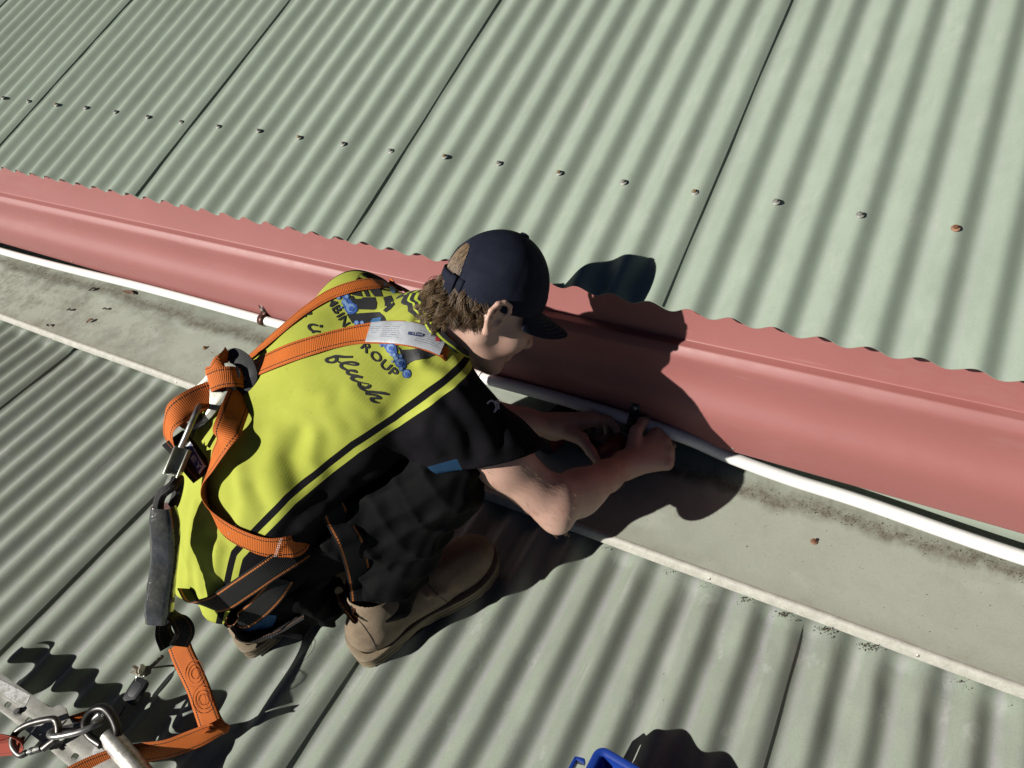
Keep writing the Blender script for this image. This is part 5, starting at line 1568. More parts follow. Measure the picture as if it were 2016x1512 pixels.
face('webbing', [(u, v, 10 + (onz(u, v, z) - CAM_C).length, a, c_, 1) for u, v, z, a, c_ in tail], ORANGE, lany)
# ------------------------------------------------------------------ print on the shirt back
def dec(u, v, lift=0.0009):
    p, n, d = shirt_c.hit(u, v); return p + n * lift
INK = simple('black_print', (0.010, 0.010, 0.012), 0.7)
BLUE1 = simple('blue_print', (0.045, 0.12, 0.42), 0.6, var=0.3, scale=200); BLUE2 = simple('pale_blue_print', (0.22, 0.36, 0.62), 0.6, var=0.2, scale=300); BLUE3 = simple('sky_print', (0.055, 0.17, 0.36), 0.6)
def K(x, y): return (560 + x / 5.6, 530 + y / 5.6)          # coordinates read off an enlarged view of the print
def poly_decal(name, pts, mat, lift=0.0009, par=person, mp=None):
    from mathutils.geometry import tessellate_polygon
    q = [(mp or K)(*p) for p in pts]
    tr = tessellate_polygon([[V((x, y, 0)) for x, y in q]])
    bm = bmesh.new(); vs = [bm.verts.new((x, y, 0)) for x, y in q]
    for t in tr:
        try: bm.faces.new([vs[i] for i in t])
        except ValueError: pass
    for _ in range(3):
        es = [e for e in bm.edges if e.calc_length() > 7]
        if es: bmesh.ops.subdivide_edges(bm, edges=es, cuts=1); bmesh.ops.triangulate(bm, faces=bm.faces)
    for v in bm.verts: v.co = dec(v.co.x, v.co.y, lift)
    bmesh.ops.recalc_face_normals(bm, faces=bm.faces)
    me = bpy.data.meshes.new(name); bm.to_mesh(me); bm.free(); me.materials.append(mat)
    o = bpy.data.objects.new(name, me); col.objects.link(o); parent(o, par); return o
def K2(x, y): return (630 + x * 0.07474, 690 + y * 0.07474)
def K3(x, y): return (580 + x * 0.09921, 550 + y * 0.09921)
def stroke_decal(name, pts, w, mat, lift=0.0012, par=person, mp=None):
    """pen stroke; pts (x,y,width factor) in the enlarged view"""
    C = catmull([V((p[0], p[1], p[2] if len(p) > 2 else 1.0)) for p in pts], 7)
    b = MB(); P = []
    for i, c in enumerate(C):
        t = C[min(len(C) - 1, i + 1)] - C[max(0, i - 1)]; t.z = 0
        if t.length < 1e-6: t = V((1, 0, 0))
        t.normalize(); n = V((-t.y, t.x, 0)) * (w * 0.5 * c.z)
        mq = mp or K; P.append([dec(*mq(c.x - n.x, c.y - n.y), lift), dec(*mq(c.x, c.y), lift), dec(*mq(c.x + n.x, c.y + n.y), lift)])
    b.grid(P); o = b.build(name, mat, None, angle=0); parent(o, par); return o
PR_ = empty('shirt_print', dec(720, 670)); WL['shirt_print'] = V(PR_.location)
PR_.parent = person; PR_.matrix_parent_inverse = Matrix.Translation(V(person.location)).inverted()
def pp_(o): o.parent = PR_; o.matrix_parent_inverse = Matrix.Translation(V(PR_.location)).inverted(); return o
# big block letters, the parts that show between the straps
for pg in ([(840, 215), (950, 130), (1150, 100), (1350, 85), (1620, 70), (1680, 180), (1750, 350), (1590, 350), (1500, 230), (1420, 160), (1300, 130), (1180, 130), (1120, 180), (1010, 190), (950, 165), (900, 240), (850, 240)],
           [(1010, 205), (1180, 182), (1280, 205), (1320, 270), (1350, 352), (1280, 342), (1150, 320), (1105, 265), (1070, 262), (1050, 225)],
           [(1340, 185), (1440, 222), (1500, 352), (1425, 352)],
           [(1115, 335), (1150, 330), (1200, 395), (1330, 388), (1360, 362), (1595, 362), (1635, 480), (1618, 590), (1570, 612), (1260, 602), (1240, 530), (1180, 490), (1130, 470)],
           [(1757, 362), (1910, 325), (1990, 500), (1900, 600), (1812, 660), (1757, 622), (1790, 590), (1792, 470)],
           [(1030, 692), (1240, 682), (1690, 652), (1780, 742), (1830, 840), (1700, 862), (1500, 882), (1150, 882), (1100, 800)]):
    pp_(poly_decal('logo_letter', pg, INK, mp=K3))
pp_(poly_decal('logo_letter', [(1130, 760), (1400, 770), (1445, 830), (1480, 880), (1450, 890), (1400, 800), (1290, 805), (1255, 830), (1245, 860), (1225, 840)], INK))
pp_(poly_decal('logo_letter', [(1245, 850), (1290, 890), (1480, 878), (1570, 878), (1600, 925), (1690, 940), (1560, 985), (1430, 1010), (1380, 1035), (1345, 1065), (1330, 1000), (1290, 950), (1275, 915)], INK))
pp_(poly_decal('logo_drop', [(945, 590), (975, 550), (1070, 532), (1065, 575), (1030, 600)], BLUE3, 0.0014))
pp_(poly_decal('logo_drop', [(1070, 160), (1120, 155), (1130, 190), (1090, 185)], BLUE3, 0.0014))
pp_(poly_decal('logo_drop', [(1145, 190), (1215, 195), (1225, 265), (1190, 275), (1165, 240)], BLUE3, 0.0014))
bub = [(655, 262, 42), (600, 320, 24), (690, 312, 28), (665, 370, 34), (735, 440, 66), (690, 400, 30), (800, 600, 30), (860, 600, 26), (1000, 785, 30), (1060, 800, 34), (1120, 815, 32), (1175, 875, 58), (1210, 950, 26), (1275, 1035, 58), (1230, 985, 28), (1280, 960, 24), (1285, 1105, 26), (1345, 1155, 48), (1190, 1020, 13), (1175, 945, 14), (1065, 850, 13), (630, 430, 12)]
# dark blue water body then bubbles on it
pp_(poly_decal('logo_water', [(640, 250), (720, 250), (715, 330), (760, 380), (800, 400), (810, 460), (780, 490), (690, 485), (660, 440), (640, 380), (650, 330), (620, 300)], BLUE1, 0.0013))
pp_(poly_decal('logo_water', [(990, 770), (1120, 770), (1200, 815), (1240, 880), (1235, 930), (1300, 975), (1340, 1040), (1330, 1090), (1290, 1100), (1220, 1050), (1200, 960), (1130, 900), (1090, 850), (1010, 815)], BLUE1, 0.0013))
for (x, y, r) in bub:
    ci = lambda k, dx=0, dy=0: [(x + dx + k * r * math.cos(q * math.pi / 7), y + dy + k * r * math.sin(q * math.pi / 7)) for q in range(14)]
    pp_(poly_decal('logo_bubble', ci(1.0), BLUE1, 0.0016))
    pp_(poly_decal('bubble_shine', ci(0.72, -0.06 * r, -0.06 * r), BLUE2, 0.0020))
    if r > 40: pp_(poly_decal('bubble_core', ci(0.45, 0.1 * r, 0.12 * r), BLUE1, 0.0024))
# block lettering that shows either side of the strap
def word(txt, a, b, h):
    a, b = V((*a, 0)), V((*b, 0)); d = (b - a); L = d.length; d.normalize(); nrm = V((d.y, -d.x, 0))
    wds = []
    x = 0.0; ws = []
    for ch in txt:
        me = font_mesh(ch, 0.018); w = max(v.co.x for v in me.vertices) - min(v.co.x for v in me.vertices); lo = min(v.co.x for v in me.vertices)
        ws.append((me, w, lo))
    tot = sum(w for _, w, _ in ws) + 0.10 * (len(ws) - 1); k = L / tot
    for me, w, lo in ws:
        bm = bmesh.new(); bm.from_mesh(me)
        for _ in range(2):
            es = [e for e in bm.edges if e.calc_length() > 0.16]
            if es: bmesh.ops.subdivide_edges(bm, edges=es, cuts=1); bmesh.ops.triangulate(bm, faces=bm.faces)
        for v in bm.verts:
            q = a + d * ((x + v.co.x - lo) * k) + nrm * (v.co.y / 0.70 * h)
            v.co = dec(*K(q.x, q.y), 0.0014)
        bm.to_mesh(me); bm.free(); me.materials.clear(); me.materials.append(INK)
        o = bpy.data.objects.new('print_letter', me); col.objects.link(o); parent(o, PR_); pp_(o)
        x += w + 0.10
word('MBIN', (455, 335), (650, 650), 90)
word('ROUP', (835, 870), (1200, 1205), 95)
# brush script
for st in ([(850, 178, .85), (640, 180, 1), (430, 165, 1.2), (300, 190, .85), (190, 228, 1), (168, 275, 1.1), (230, 318, .9), (330, 325, .8), (415, 285, 1), (435, 230, 1.2), (408, 160, 1.2)], [(440, 285, .6), (490, 310, .5), (545, 342, .7)],
           [(545, 350, .6), (680, 322, .8), (850, 320, .9), (990, 362, .8), (930, 395, .7), (820, 385, .6), (690, 362, .6), (600, 358, .8), (550, 400, 1.2), (580, 460, 1), (700, 525, .7)],
           [(975, 590, .6), (900, 548, 1.1), (790, 535, .9), (722, 560, 1.1), (725, 610, 1), (800, 645, .9), (930, 668, .9), (1105, 718, .95)], [(1080, 716, .9), (950, 692, 1), (832, 725, 1.2), (860, 780, 1), (980, 832, .6), (1120, 862, .45), (1260, 888, .5)],
           [(1315, 905, .9), (1275, 960, 1.2), (1200, 988, 1), (1110, 965, .7), (1060, 935, .5)], [(1015, 855, 1), (1022, 920, 1.15), (1085, 1010, .9), (1150, 1050, .7), (1230, 1085, .6)],
           [(1790, 1162, .7), (1640, 1125, 1.15), (1450, 1105, 1.05), (1290, 1090, .95), (1222, 1132, 1.2), (1300, 1158, .9), (1450, 1182, .8), (1560, 1240, 1), (1585, 1280, .8)], [(1560, 1268, .9), (1450, 1258, .8), (1340, 1272, 1.15), (1370, 1330, .95), (1450, 1368, .7), (1525, 1385, .5)]):
    pp_(stroke_decal('script_stroke', st, 68, INK, mp=K2))
for st in ([(165, 745, .6), (200, 695, .9), (295, 660, .9), (322, 692, .9), (230, 708, .8), (190, 735, .9), (235, 752, .6)], [(455, 930, .7), (350, 905, 1), (285, 940, 1.2), (310, 1000, 1), (380, 1040, .8), (470, 1040, .7)], [(495, 938, 1), (520, 940, 1.3), (545, 942, 1)], [(345, 1065, .9), (410, 1040, 1), (500, 1050, .9)], [(545, 1340, .7), (620, 1360, .9), (690, 1386, .4)]):
    pp_(stroke_decal('script_stroke', st, 46, INK, mp=K3))
# white mark on the sleeve
shc = Cloth(shirt_bvh)
def slv(u, v): 
    p, n, d = shc.hit(u, v); return p + n * 0.001
SLW = simple('sleeve_print', (0.42, 0.43, 0.50), 0.6)
for pts in ([(958, 795), (966, 789), (973, 793), (976, 802), (972, 812), (978, 806), (981, 797)], [(974, 790), (980, 797), (982, 806)], [(979, 787), (984, 795)]):
    C = catmull([V((*p, 0)) for p in pts], 4); b = MB(); P = []
    for i, c in enumerate(C):
        t = C[min(len(C) - 1, i + 1)] - C[max(0, i - 1)]; t.normalize(); wd = 2.0 * (1 - 0.6 * i / len(C))
        P.append([slv(c.x - t.y * wd, c.y + t.x * wd), slv(c.x + t.y * wd, c.y - t.x * wd)])
    b.grid(P); pp_(b.build('sleeve_mark', SLW, None, angle=0))
# white lettering over the cap's opening
def capmap(x, y):
    a = math.pi - 0.10 - 0.62 + 0.115 * (5.2 - x) * 0.9; t = 0.50 + 0.055 * y
    return dome(a, t, 0.0016)
def capw(x, y):
    ang = 0.62 * (1 - x / 3.6); u_ = math.pi / 2 - ang * 1.15
    k = 1.10 + 0.14 * y
    return dome(math.pi - 0.535 * math.cos(u_) * -k * -1, max(0.0, 0.05 + 0.41 * k * math.sin(u_)), 0.0018)
for o in letters('cap_letter', 'or you.', capw, simple('white_thread', (0.62, 0.63, 0.66), 0.7), person, bold=0.01, cut=0.3): cput(o)

# ------------------------------------------------------------------ cordless driver
drill = empty('cordless_drill', (-0.09, 0.17, 0.05))
tag(drill, 'red and black cordless drill gripped in both hands at the pipe', 'drill')
DR = simple('drill_red', (0.16, 0.010, 0.010), 0.4, var=0.2); DB = simple('drill_black', (0.010, 0.010, 0.011), 0.5, var=0.3, bump=0.2, bscale=300)
r0, r1 = V((-0.090, 0.112, 0.103)), V((-0.054, 0.236, 0.103)); dax = (r1 - r0).normalized()
b = MB(); b.lathe(r0, dax, [(0.014, -0.008), (0.024, -0.006), (0.029, 0.004), (0.030, 0.010)], 24); b.build('rear_cap', simple('drill_cap', (0.09, 0.035, 0.015), 0.5), drill)
b = MB(); b.lathe(r0, dax, [(0.030, 0.010), (0.0315, 0.012), (0.0325, 0.040), (0.0315, 0.072), (0.029, 0.076)], 28); b.build('motor_housing', DR, drill)
b = MB(); b.lathe(r0, dax, [(0.028, 0.076), (0.0285, 0.088), (0.022, 0.100), (0.020, 0.104)], 24); b.build('gear_collar', DB, drill)
b = MB(); b.lathe(r0, dax, [(0.0285, 0.0795), (0.0292, 0.081), (0.0292, 0.085), (0.0285, 0.0865)], 24, capend=False); b.build('badge_ring', simple('grey_ring', (0.20, 0.19, 0.20), 0.4), drill)
b = MB(); b.lathe(r0, dax, [(0.016, 0.104), (0.016, 0.118), (0.012, 0.126), (0.010, 0.130)], 20); b.build('chuck', simple('chuck_red', (0.22, 0.02, 0.012), 0.4, 0.3), drill)
b = MB(); b.lathe(r0, dax, [(0.0105, 0.128), (0.0112, 0.129), (0.0112, 0.132), (0.0105, 0.133)], 18); b.build('chuck_ring', simple('yellow_ring', (0.55, 0.55, 0.03), 0.4), drill)
b = MB(); b.lathe(r0, dax, [(0.0032, 0.130), (0.0032, 0.150), (0.0024, 0.154)], 6); b.build('driver_bit', DSTEEL, drill)
b = MB()
h0, h1 = V((-0.085, 0.150, 0.094)), V((-0.225, 0.195, 0.066))
hx = (h1 - h0).normalized()
P = []
for i in range(13):
    t = i / 12; c = h0.lerp(h1, t); w = 0.021 - 0.004 * math.sin(t * math.pi); 
    s1 = V((0, 0, 1)) - hx * hx.z; s1.normalize(); s2 = hx.cross(s1)
    P.append([c + (s1 * math.cos(q * math.pi / 8) * w * 0.8 + s2 * math.sin(q * math.pi / 8) * w) for q in range(17)])
b.grid(P); b.build('handle', DB, drill, recalc=True)
b = MB(); hy = hx.cross(V((0, 0, 1))).normalized(); hz = hy.cross(hx)
b.box(h1 + hx * 0.028, hx * 0.026, hy * 0.056, hz * 0.032); b.build('battery', DB, drill, bevel=0.004)
b = MB(); b.box(h1 + hx * 0.000, hx * 0.004, hy * 0.046, hz * 0.027); b.build('battery_clip', DR, drill, bevel=0.002)
def btm(x, y):
    return h1 + hx * (0.006 + 0.013 * (1 - y)) + hz * 0.0326 - hy * (0.045 - 0.013 * x)
letters('battery_digit', '5', btm, simple('label_grey', (0.45, 0.45, 0.45), 0.5), drill, bold=0.02, cut=0)

# ------------------------------------------------------------------ pipe clips
CLIP = simple('rusty_brown_clip', (0.075, 0.028, 0.020), 0.45, 0.5, var=0.3, scale=80)
def clip(px, mat, label):
    c = min(cl, key=lambda p: abs(p.x - px))
    e = empty('pipe_clip', c); tag(e, label, 'pipe clip', 'clips holding the white pipe')
    b = MB(); P = []
    for i in range(17):
        a = R_(-60 + 300 * i / 16)
        P.append([c + V((dx, -math.cos(a) * (PR + 0.0015), math.sin(a) * (PR + 0.0015))) for dx in (-0.010, 0.010)])
    b.grid(P); o = b.build('saddle', mat, None, angle=0); parent(o, e); md = o.modifiers.new('t', 'SOLIDIFY'); md.thickness = 0.0016; md.offset = 1
    zt = c.z + PR + 0.012; wall_y = 0.2425
    b = MB(); P = []
    for (y, z) in ((c.y + 0.004, c.z + PR + 0.0005), (c.y + 0.008, c.z + PR + 0.003), (wall_y - 0.0018, c.z + PR + 0.006), (wall_y - 0.0018, c.z + PR + 0.030)):
        P.append([V((c.x + dx, y, z)) for dx in (-0.011, 0, 0.011)])
    b.grid(P); o = b.build('strap', mat, None, angle=30); parent(o, e); md = o.modifiers.new('t', 'SOLIDIFY'); md.thickness = 0.0016; md.offset = 0
    b = MB(); b.lathe((c.x, wall_y - 0.003, zt + 0.004), (0, -1, 0), [(0.0055, 0), (0.0055, 0.003), (0.003, 0.0045)], 8); o = b.build('screw', zinc, None); parent(o, e)
clip(-1.215, CLIP, 'brown metal pipe clip left of the worker')
clip(-0.055, simple('black_clip', (0.02, 0.02, 0.022), 0.4, 0.4), 'dark pipe clip being screwed on by the worker')

# ------------------------------------------------------------------ roof anchor bar
def galv():
    t = NT('galvanised_bar')
    f = t.noise(35, 5, 0.7); f2 = t.noise(300, 3)
    c = t.ramp(f, [(0.3, (0.34, 0.33, 0.29)), (0.7, (0.56, 0.55, 0.50))])
    c = t.mix(t.math('MULTIPLY', t.ramp(f2, [(0.5, 0), (0.75, 1)]), 0.3), c, (0.20, 0.17, 0.13))
    t.bump(f, 0.15, 0.001)
    return t.set(c, 0.48, 0.55)
GALV = galv()
AZ = 0.060
a0, a1 = onz(-60, 1345, AZ), onz(300, 1560, AZ)
abx = (a1 - a0); abx.normalize(); aby = V((0, 0, 1)).cross(abx)
anchor = empty('roof_anchor', onz(60, 1420, 0.0))
tag(anchor, 'grey galvanised steel roof anchor bar with slotted holes at the lower left', 'anchor')
def ab(u, v, z=AZ):      # bar coordinates of a picture point
    p = onz(u, v, z) - a0; return (p.dot(abx), p.dot(aby))
e_top = [ab(-60, 1284), ab(0, 1324), ab(60, 1366), ab(97, 1392), ab(106, 1394), ab(112, 1390), ab(120, 1388), ab(130, 1394), ab(135, 1408), ab(142, 1422), ab(152, 1434), ab(205, 1474), ab(300, 1548)]
e_bot = [ab(290, 1640), ab(140, 1512), ab(80, 1460), ab(0, 1400), ab(-60, 1355)]
holes = []
def slot(u, v, L=9, w=6):
    c = ab(u, v); out = []
    for q in range(12):
        a = 2 * math.pi * q / 12
        out.append((c[0] + 0.0075 * math.copysign(abs(math.cos(a)) ** 0.6, math.cos(a)), c[1] + 0.0055 * math.copysign(abs(math.sin(a)) ** 0.6, math.sin(a))))
    return out
for (u, v) in ((17, 1388), (58, 1419), (125, 1471), (149, 1490), (-25, 1356)): holes.append(slot(u, v))
b = MB(); b.prism(e_top[::-1] + e_bot[::-1], 0.004, a0, abx, aby, holes=holes); b.build('bar', GALV, anchor, bevel=0.0008)
b = MB()      # back flange and feet down to the ribs
ya = ab(60, 1366)[1]
b.box(a0 + abx * 0.0 + aby * (ya - 0.004) - V((0, 0, 0.016)) + abx * 0.12, abx * 0.20, aby * 0.002, V((0, 0, 0.014)))
b.build('flange', GALV, anchor)
for t in (0.02, 0.30):
    b = MB(); c = a0 + abx * t + aby * (ya - 0.03); c.z = 0.028; b.box(c, abx * 0.018, aby * 0.022, V((0, 0, 0.029))); b.build('foot', GALV, anchor, bevel=0.002)
for (u, v) in ((36, 1402),):
    p = onz(u, v, AZ + 0.002); b = MB(); b.lathe(p, (0, 0, 1), [(0.009, 0), (0.009, 0.0015), (0.0062, 0.002), (0.0062, 0.007)], 6); b.build('bolt', DSTEEL, anchor)
# worn white label on the bar
lm = NT('worn_label'); lf = lm.ramp(lm.noise(70, 4, 0.7), [(0.42, 0), (0.5, 1)])
ln = lm.math('MULTIPLY', lm.math('GREATER_THAN', lm.noise(400, 1), 0.55), lm.math('GREATER_THAN', lm.noise(50, 1), 0.45))
lcol = lm.mix(lm.math('MULTIPLY', ln, 0.6), (0.72, 0.72, 0.70), (0.25, 0.25, 0.27)); lcol = lm.mix(lf, (0.42, 0.41, 0.37), lcol)
b = MB(); b.add([onz(u, v, AZ + 0.0026) for u, v in ((0, 1338), (60, 1369), (47, 1396), (0, 1362), (-20, 1345), (-20, 1326))], [(0, 1, 2, 3, 4, 5)]); o = b.build('label', lm.set(lcol, 0.5), anchor, smooth=False)
if o.data.polygons[0].normal.z < 0: o.data.flip_normals()
b = MB(); b.add([onz(u, v, AZ + 0.0026) for u, v in ((186, 1462), (208, 1480), (200, 1494), (180, 1484))], [(0, 1, 2, 3)]); o = b.build('label', lm.m, anchor, smooth=False)
if o.data.polygons[0].normal.z < 0: o.data.flip_normals()

# rope eye: steel thimble with a pressed ferrule
eye = empty('rope_thimble', onz(215, 1440, 0.05)); tag(eye, 'dark steel rope eye with a worn pressed ferrule beside the anchor bar', 'rope eye')
def Z(u, v, z): return onz(u, v, z)
b = MB(); b.tube(catmull([Z(200, 1466, .075), Z(176, 1448, .078), Z(168, 1424, .082), Z(182, 1400, .086), Z(204, 1394, .088), Z(222, 1412, .086), Z(232, 1440, .080), Z(226, 1462, .076)], 5), 0.0082, 12)
b.build('thimble', simple('black_steel', (0.05, 0.048, 0.045), 0.35, 0.8, var=0.4, scale=60), eye)
b = MB(); b.tube([Z(212, 1446, .074), Z(226, 1462, .070), Z(262, 1502, .060), Z(285, 1530, .055)], [0.015, 0.0185, 0.019, 0.018], 16)
b.build('ferrule', simple('worn_aluminium', (0.50, 0.48, 0.44), 0.45, 0.7, var=0.35, scale=90, bump=0.4, bscale=150), eye)
b = MB(); b.tube([Z(280, 1524, .055), Z(330, 1580, .045), Z(420, 1680, .04)], 0.011, 12); b.build('rope', simple('pale_rope', (0.40, 0.38, 0.33), 0.8, bump=0.5, bscale=300), eye)
# shackle-like long link and two carabiners
def oval(pts, r, name, mat, par): 
    b = MB(); b.tube(catmull([Z(*p) for p in pts], 6, True), r, 12, closed=True); return b.build(name, mat, par)
link = empty('steel_link', Z(150, 1440, .08)); tag(link, 'worn silver oval link joining the carabiner to the rope eye', 'link')
oval([(98, 1444, .082), (104, 1450, .090), (130, 1447, .094), (165, 1438, .096), (192, 1426, .090), (206, 1412, .078), (200, 1404, .066), (180, 1418, .060), (140, 1432, .066), (108, 1438, .074)], 0.0058, 'ring', DSTEEL, link)
cb = empty('screwgate_carabiner', Z(70, 1440, .08)); tag(cb, 'dark steel screwgate carabiner clipped to the red sling by the anchor bar', 'carabiner')
b = MB(); b.tube(catmull([Z(52, 1482, .074), Z(40, 1486, .074), Z(26, 1470, .078), Z(26, 1452, .082), Z(38, 1436, .088), Z(62, 1424, .092), Z(96, 1416, .094), Z(110, 1418, .092), Z(115, 1434, .088), Z(112, 1452, .082), Z(98, 1464, .078), Z(86, 1474, .074)], 6), 0.0062, 12)
b.build('frame', simple('carabiner_steel', (0.11, 0.105, 0.10), 0.40, 0.8, var=0.35, scale=70), cb)
b = MB(); b.tube([Z(52, 1482, .074), Z(92, 1470, .076)], 0.0046, 12); b.build('gate', DSTEEL, cb)
b = MB(); b.lathe(Z(58, 1480, .0745), Z(80, 1473, .0755) - Z(58, 1480, .0745), [(0.0062, 0), (0.0068, 0.002), (0.0068, 0.008), (0.0062, 0.009), (0.0068, 0.010), (0.0068, 0.020), (0.0062, 0.022)], 18); b.build('screw_sleeve', simple('knurled_steel', (0.20, 0.20, 0.19), 0.4, 0.9, bump=0.8, bscale=900), cb)
b = MB(); b.tube([Z(40, 1472, .084), Z(72, 1430, .088)], 0.0016, 8); b.build('captive_pin', DSTEEL, cb)
sl = empty('red_sling', Z(10, 1460, .06)); tag(sl, 'faded red webbing sling looped through the carabiner at the left edge', 'sling')
REDW = webbing_mat('red_webbing', (0.36, 0.055, 0.028), (0.26, 0.04, 0.02), (0.12, 0.02, 0.01))
face('loop', [(-50, 1462, 10 + (Z(-50, 1462, .06) - CAM_C).length, 4, 12, 1), (-10, 1452, 10 + (Z(-10, 1452, .072) - CAM_C).length, 3, 11, 1), (25, 1450, 10 + (Z(25, 1450, .092) - CAM_C).length, 2, 8, 1), (44, 1462, 10 + (Z(44, 1462, .088) - CAM_C).length, -8, 2, 1), (36, 1470, 10 + (Z(36, 1470, .070) - CAM_C).length, -4, -8, 1), (0, 1474, 10 + (Z(0, 1474, .052) - CAM_C).length, -3, -12, 1), (-50, 1486, 10 + (Z(-50, 1486, .045) - CAM_C).length, -4, -12, 1)], REDW, sl, hw=0.014)
# a bit of orange webbing under the thimble
ow = empty('webbing_end', Z(160, 1410, .04)); tag(ow, 'short dark orange webbing end behind the rope eye', 'webbing')
face('webbing', [(140, 1418, 10 + (Z(140, 1418, .05) - CAM_C).length, 2, 10, 1), (158, 1412, 10 + (Z(158, 1412, .055) - CAM_C).length, 2, 10, 1), (178, 1404, 10 + (Z(178, 1404, .05) - CAM_C).length, 2, 8, 1)], ORANGE, ow, hw=0.012)

# ------------------------------------------------------------------ keys
keys = empty('key_ring', onz(262, 1360, 0)); tag(keys, 'bunch of keys with a black plastic remote fob on the roof', 'keys')
KB = simple('fob_plastic', (0.018, 0.018, 0.021), 0.38, var=0.2); KS = simple('key_brass_nickel', (0.66, 0.62, 0.50), 0.40, 0.45, var=0.25)
f0, f1 = Z(252, 1384, .014), Z(282, 1338, .020); fx = (f1 - f0); fl_ = fx.length; fx.normalize(); fy = V((0, 0, 1)).cross(fx).normalized(); fz = fx.cross(fy)
b = MB(); b.prism(rr([(0.0, -0.010), (0.002, 0.010), (0.010, 0.0145), (0.038, 0.0155), (fl_, 0.011), (fl_ + 0.001, -0.010), (0.038, -0.0155), (0.010, -0.0145)], 4), 0.012, f0, fx, fy); b.build('fob', KB, keys, bevel=0.003)
b = MB(); b.prism(rr([(0.014, -0.0085), (0.014, 0.0085), (0.038, 0.0095), (0.038, -0.0095)], 4), 0.0008, f0 + fz * 0.0063, fx, fy); b.build('button_pad', simple('fob_pad', (0.030, 0.030, 0.034), 0.5), keys, bevel=0.0002)
b = MB(); b.tube(catmull([Z(246, 1390, .012), Z(240, 1402, .010), Z(230, 1416, .012)], 5), 0.0012, 6); b.build('cord', KB, keys)
kr = Z(276, 1332, .024)
b = MB(); b.tube([kr + (fx * math.cos(q * math.pi / 8) + fz * math.sin(q * math.pi / 8)) * 0.010 for q in range(16)], 0.0010, 6, closed=True); b.build('split_ring', STEEL, keys)
for (u, v, z, wd, m_) in ((262, 1311, .030, .5, KS), (279, 1307, .036, .45, KS), (322, 1290, .010, .6, DSTEEL), (258, 1322, .018, .45, KS), (314, 1298, .016, .6, DSTEEL)):
    a = Z(282, 1326, .022); t_ = Z(u, v, z); d = (t_ - a); L = d.length; d.normalize(); s = (V((0, 0, 1)) * wd + V((0.6, 0.4, 0))).cross(d).normalized()
    outl = [(0, -0.009), (-0.004, 0), (0, 0.009), (0.010, 0.010), (0.016, 0.005)]
    n_ = 7
    for q in range(n_):
        x = 0.016 + (L - 0.016) * q / n_; outl += [(x, 0.0042), (x + (L - 0.016) / n_ * 0.5, 0.0042 - 0.0022 * (q % 2 + 0.5))]
    outl += [(L, 0.001), (L - 0.002, -0.0036), (0.016, -0.0042), (0.010, -0.010)]
    b = MB(); b.prism(outl[::-1] if False else outl, 0.0020, a, d, s); b.build('key', m_, keys, recalc=True, smooth=False)

# ------------------------------------------------------------------ blue tub
BLUEP = simple('blue_plastic', (0.012, 0.050, 0.33), 0.38, var=0.12, scale=30, bump=0.1, bscale=100)
tub = empty('blue_tub', (0.27, -0.66, 0)); tag(tub, 'corner of a bright blue plastic tub at the bottom edge', 'tub')
BH = 0.075
c_tl = onz(1180, 1470, BH); dA = (onz(1248, 1510, BH) - c_tl).normalized(); dA.z = 0; dA.normalize(); dB = V((-dA.y, dA.x, 0)) * -1
if dB.dot(onz(1150, 1512, BH) - c_tl) < 0: dB = -dB
def rrect(L, W, r, off, n=6):
    pts = []
    for (cx, cy, a0_) in ((r, r, 180), (L - r, r, 270), (L - r, W - r, 0), (r, W - r, 90)):
        for q in range(n + 1):
            a = R_(a0_ + 90 * q / n); pts.append((cx + (r + off) * math.cos(a), cy + (r + off) * math.sin(a)))
    return pts
TL, TW = 0.20, 0.20
def tubp(p, z): return V((c_tl.x, c_tl.y, 0)) + dA * p[0] + dB * p[1] + V((0, 0, z))
b = MB(); rows = []
for (off, z) in ((-0.022, 0.004), (-0.012, 0.035), (-0.006, BH - 0.030), (-0.006, BH - 0.004), (0.001, BH - 0.001), (0.004, BH - 0.002), (0.0055, BH - 0.006), (0.0055, BH - 0.022), (0.0035, BH - 0.022), (0.0035, BH - 0.006), (0.001, BH - 0.0035), (-0.0075, BH - 0.0055), (-0.0085, BH - 0.030), (-0.0145, 0.035), (-0.0245, 0.008)):
    pr_ = rrect(TL, TW, max(0.014, 0.003 - off), off); rows.append([tubp(p, z) for p in pr_ + pr_[:1]])
b.grid(rows)
pr_ = rrect(TL, TW, 0.026, -0.0245); b.add([tubp(p, 0.008) for p in pr_], [tuple(range(len(pr_)))]); pr_ = rrect(TL, TW, 0.026, -0.022); b.add([tubp(p, 0.004) for p in pr_], [tuple(range(len(pr_)))])
b.build('shell', BLUEP, tub, angle=50, recalc=True)
# open grip on the short side
b = MB(); hx0 = 0.030
for (p, q) in (((-0.012, 0.030), (-0.026, 0.034)), ((-0.026, 0.034), (-0.028, 0.120)), ((-0.028, 0.120), (-0.012, 0.126))):
    A_, B_ = tubp(p, BH - 0.012), tubp(q, BH - 0.012); d = (B_ - A_) / 2; s = V((0, 0, 1)).cross(d).normalized()
    b.box((A_ + B_) / 2, d * 1.05, s * 0.003, V((0, 0, 0.011)))
b.build('grip', BLUEP, tub, bevel=0.002)

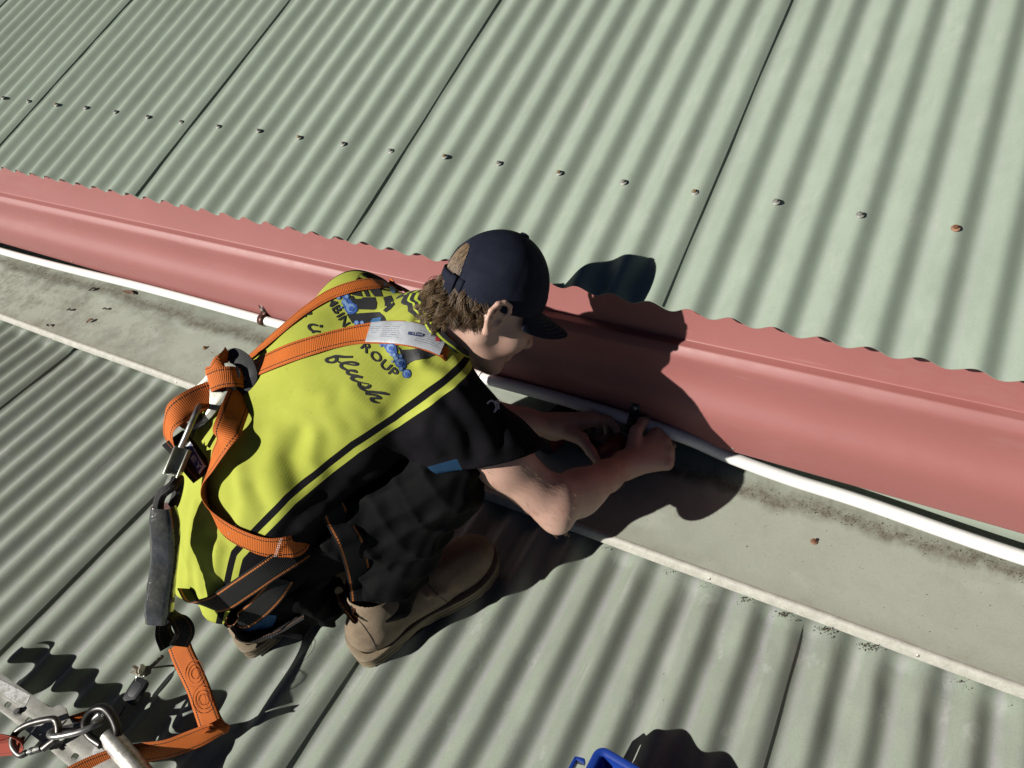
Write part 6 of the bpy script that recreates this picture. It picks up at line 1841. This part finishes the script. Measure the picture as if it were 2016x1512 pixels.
# ------------------------------------------------------------------ leaves, twigs and grit
LEAF = [simple('dry_leaf_brown', (0.16, 0.075, 0.035), 0.8, var=0.3, scale=80), simple('dark_leaf', (0.035, 0.025, 0.018), 0.9, var=0.3, scale=90)]
def leaf(u, v, L, W, ang, mat, label, z=None):
    p = onz(u, v, 0.027); p.z = apz(p.x, p.y) + 0.001
    d = V((math.cos(ang), math.sin(ang), 0)); s = V((-d.y, d.x, 0)); b = MB(); P = []
    for i in range(9):
        t = i / 8; w = W * math.sin(math.pi * min(1, t * 0.96 + 0.02)) ** 0.8
        P.append([p + d * (L * (t - 0.5)) + s * (w * q) + V((0, 0, 0.002 + 0.004 * abs(q) + 0.005 * math.sin(t * 3.0) * t)) for q in (-1, -0.5, 0, 0.5, 1)])
    b.grid(P); o = b.build('leaf', mat, None, angle=0); tag(o, label, 'leaf', 'dead leaves on the flashing')
    md = o.modifiers.new('t', 'SOLIDIFY'); md.thickness = 0.0008
leaf(256, 580, 0.060, 0.008, 0.0, LEAF[0], 'long brown curled leaf lying below the white pipe at the left')
leaf(184, 573, 0.026, 0.007, 0.8, LEAF[1], 'dark crumpled leaf scrap near the pipe at the left')
leaf(137, 612, 0.022, 0.006, 0.2, LEAF[1], 'small dark leaf scrap on the flashing far left')
leaf(95, 641, 0.020, 0.005, -0.3, LEAF[1], 'dark leaf scrap near the folded flashing edge far left')
leaf(208, 611, 0.022, 0.005, 0.1, LEAF[1], 'dark leaf scrap in the middle of the flashing at the left')
leaf(178, 633, 0.024, 0.007, 1.0, LEAF[0], 'crumbled brown leaf on the flashing at the left')
GRIT = simple('leaf_grit', (0.085, 0.066, 0.044), 0.95, var=0.5, scale=300)
rnd = random.Random(5)
b = MB()
def crumb(p, r):
    a = [V((rnd.gauss(0, 1), rnd.gauss(0, 1), rnd.gauss(0, 1))).normalized() * r * rnd.uniform(0.5, 1.2) for _ in range(4)]
    b.add([p + x for x in a], [(0, 1, 2), (0, 2, 3), (0, 3, 1), (1, 3, 2)])
# silt along the tide line, right of the worker mostly, and scattered over the tray
for i in range(2600):
    x = rnd.uniform(-2.6, 1.0); lim_ = noise.noise(V((x * 3, 0, 0))) * 0.5 + 0.5
    if x < 0.1 and rnd.random() > 0.3 * lim_: continue
    y = 0.222 + rnd.gauss(0, 0.010) + 0.010 * noise.noise(V((x * 6, 1, 0)))
    crumb(V((x, y, apz(x, y) + 0.0008)), rnd.uniform(0.0008, 0.0026))
for i in range(420):
    x = rnd.uniform(-2.6, 0.9); y = rnd.uniform(0.02, 0.24); crumb(V((x, y, apz(x, y) + 0.0006)), rnd.uniform(0.0006, 0.0018) * (1.5 if x < -1.0 else 1))
# plugs of leaf litter in the valleys where they run under the flashing
for k in range(-40, 14):
    xv = XL0 + PIT * (k + 0.5)
    if not (-2.4 < xv < 0.9): continue
    dens = rnd.choice((0, 0, 6, 14))
    if 0.22 < xv < 0.56: dens = rnd.choice((30, 70, 120))
    for i in range(dens):
        x = xv + rnd.gauss(0, 0.008); y = -0.010 - abs(rnd.gauss(0, 0.007)); crumb(V((x, y, corr(x, XL0) + abs(rnd.gauss(0, 0.004)) + 0.001)), rnd.uniform(0.0010, 0.0030))
for i in range(160):
    x = rnd.uniform(-2, 0.9); y = -rnd.uniform(0.02, 1.1); crumb(V((x, y, corr(x, XL0) + 0.001)), rnd.uniform(0.0006, 0.0013))
o = b.build('leaf_litter', GRIT, None, smooth=False); tag(o, 'fine dark leaf litter and silt along the flashing', 'litter', kind='stuff')
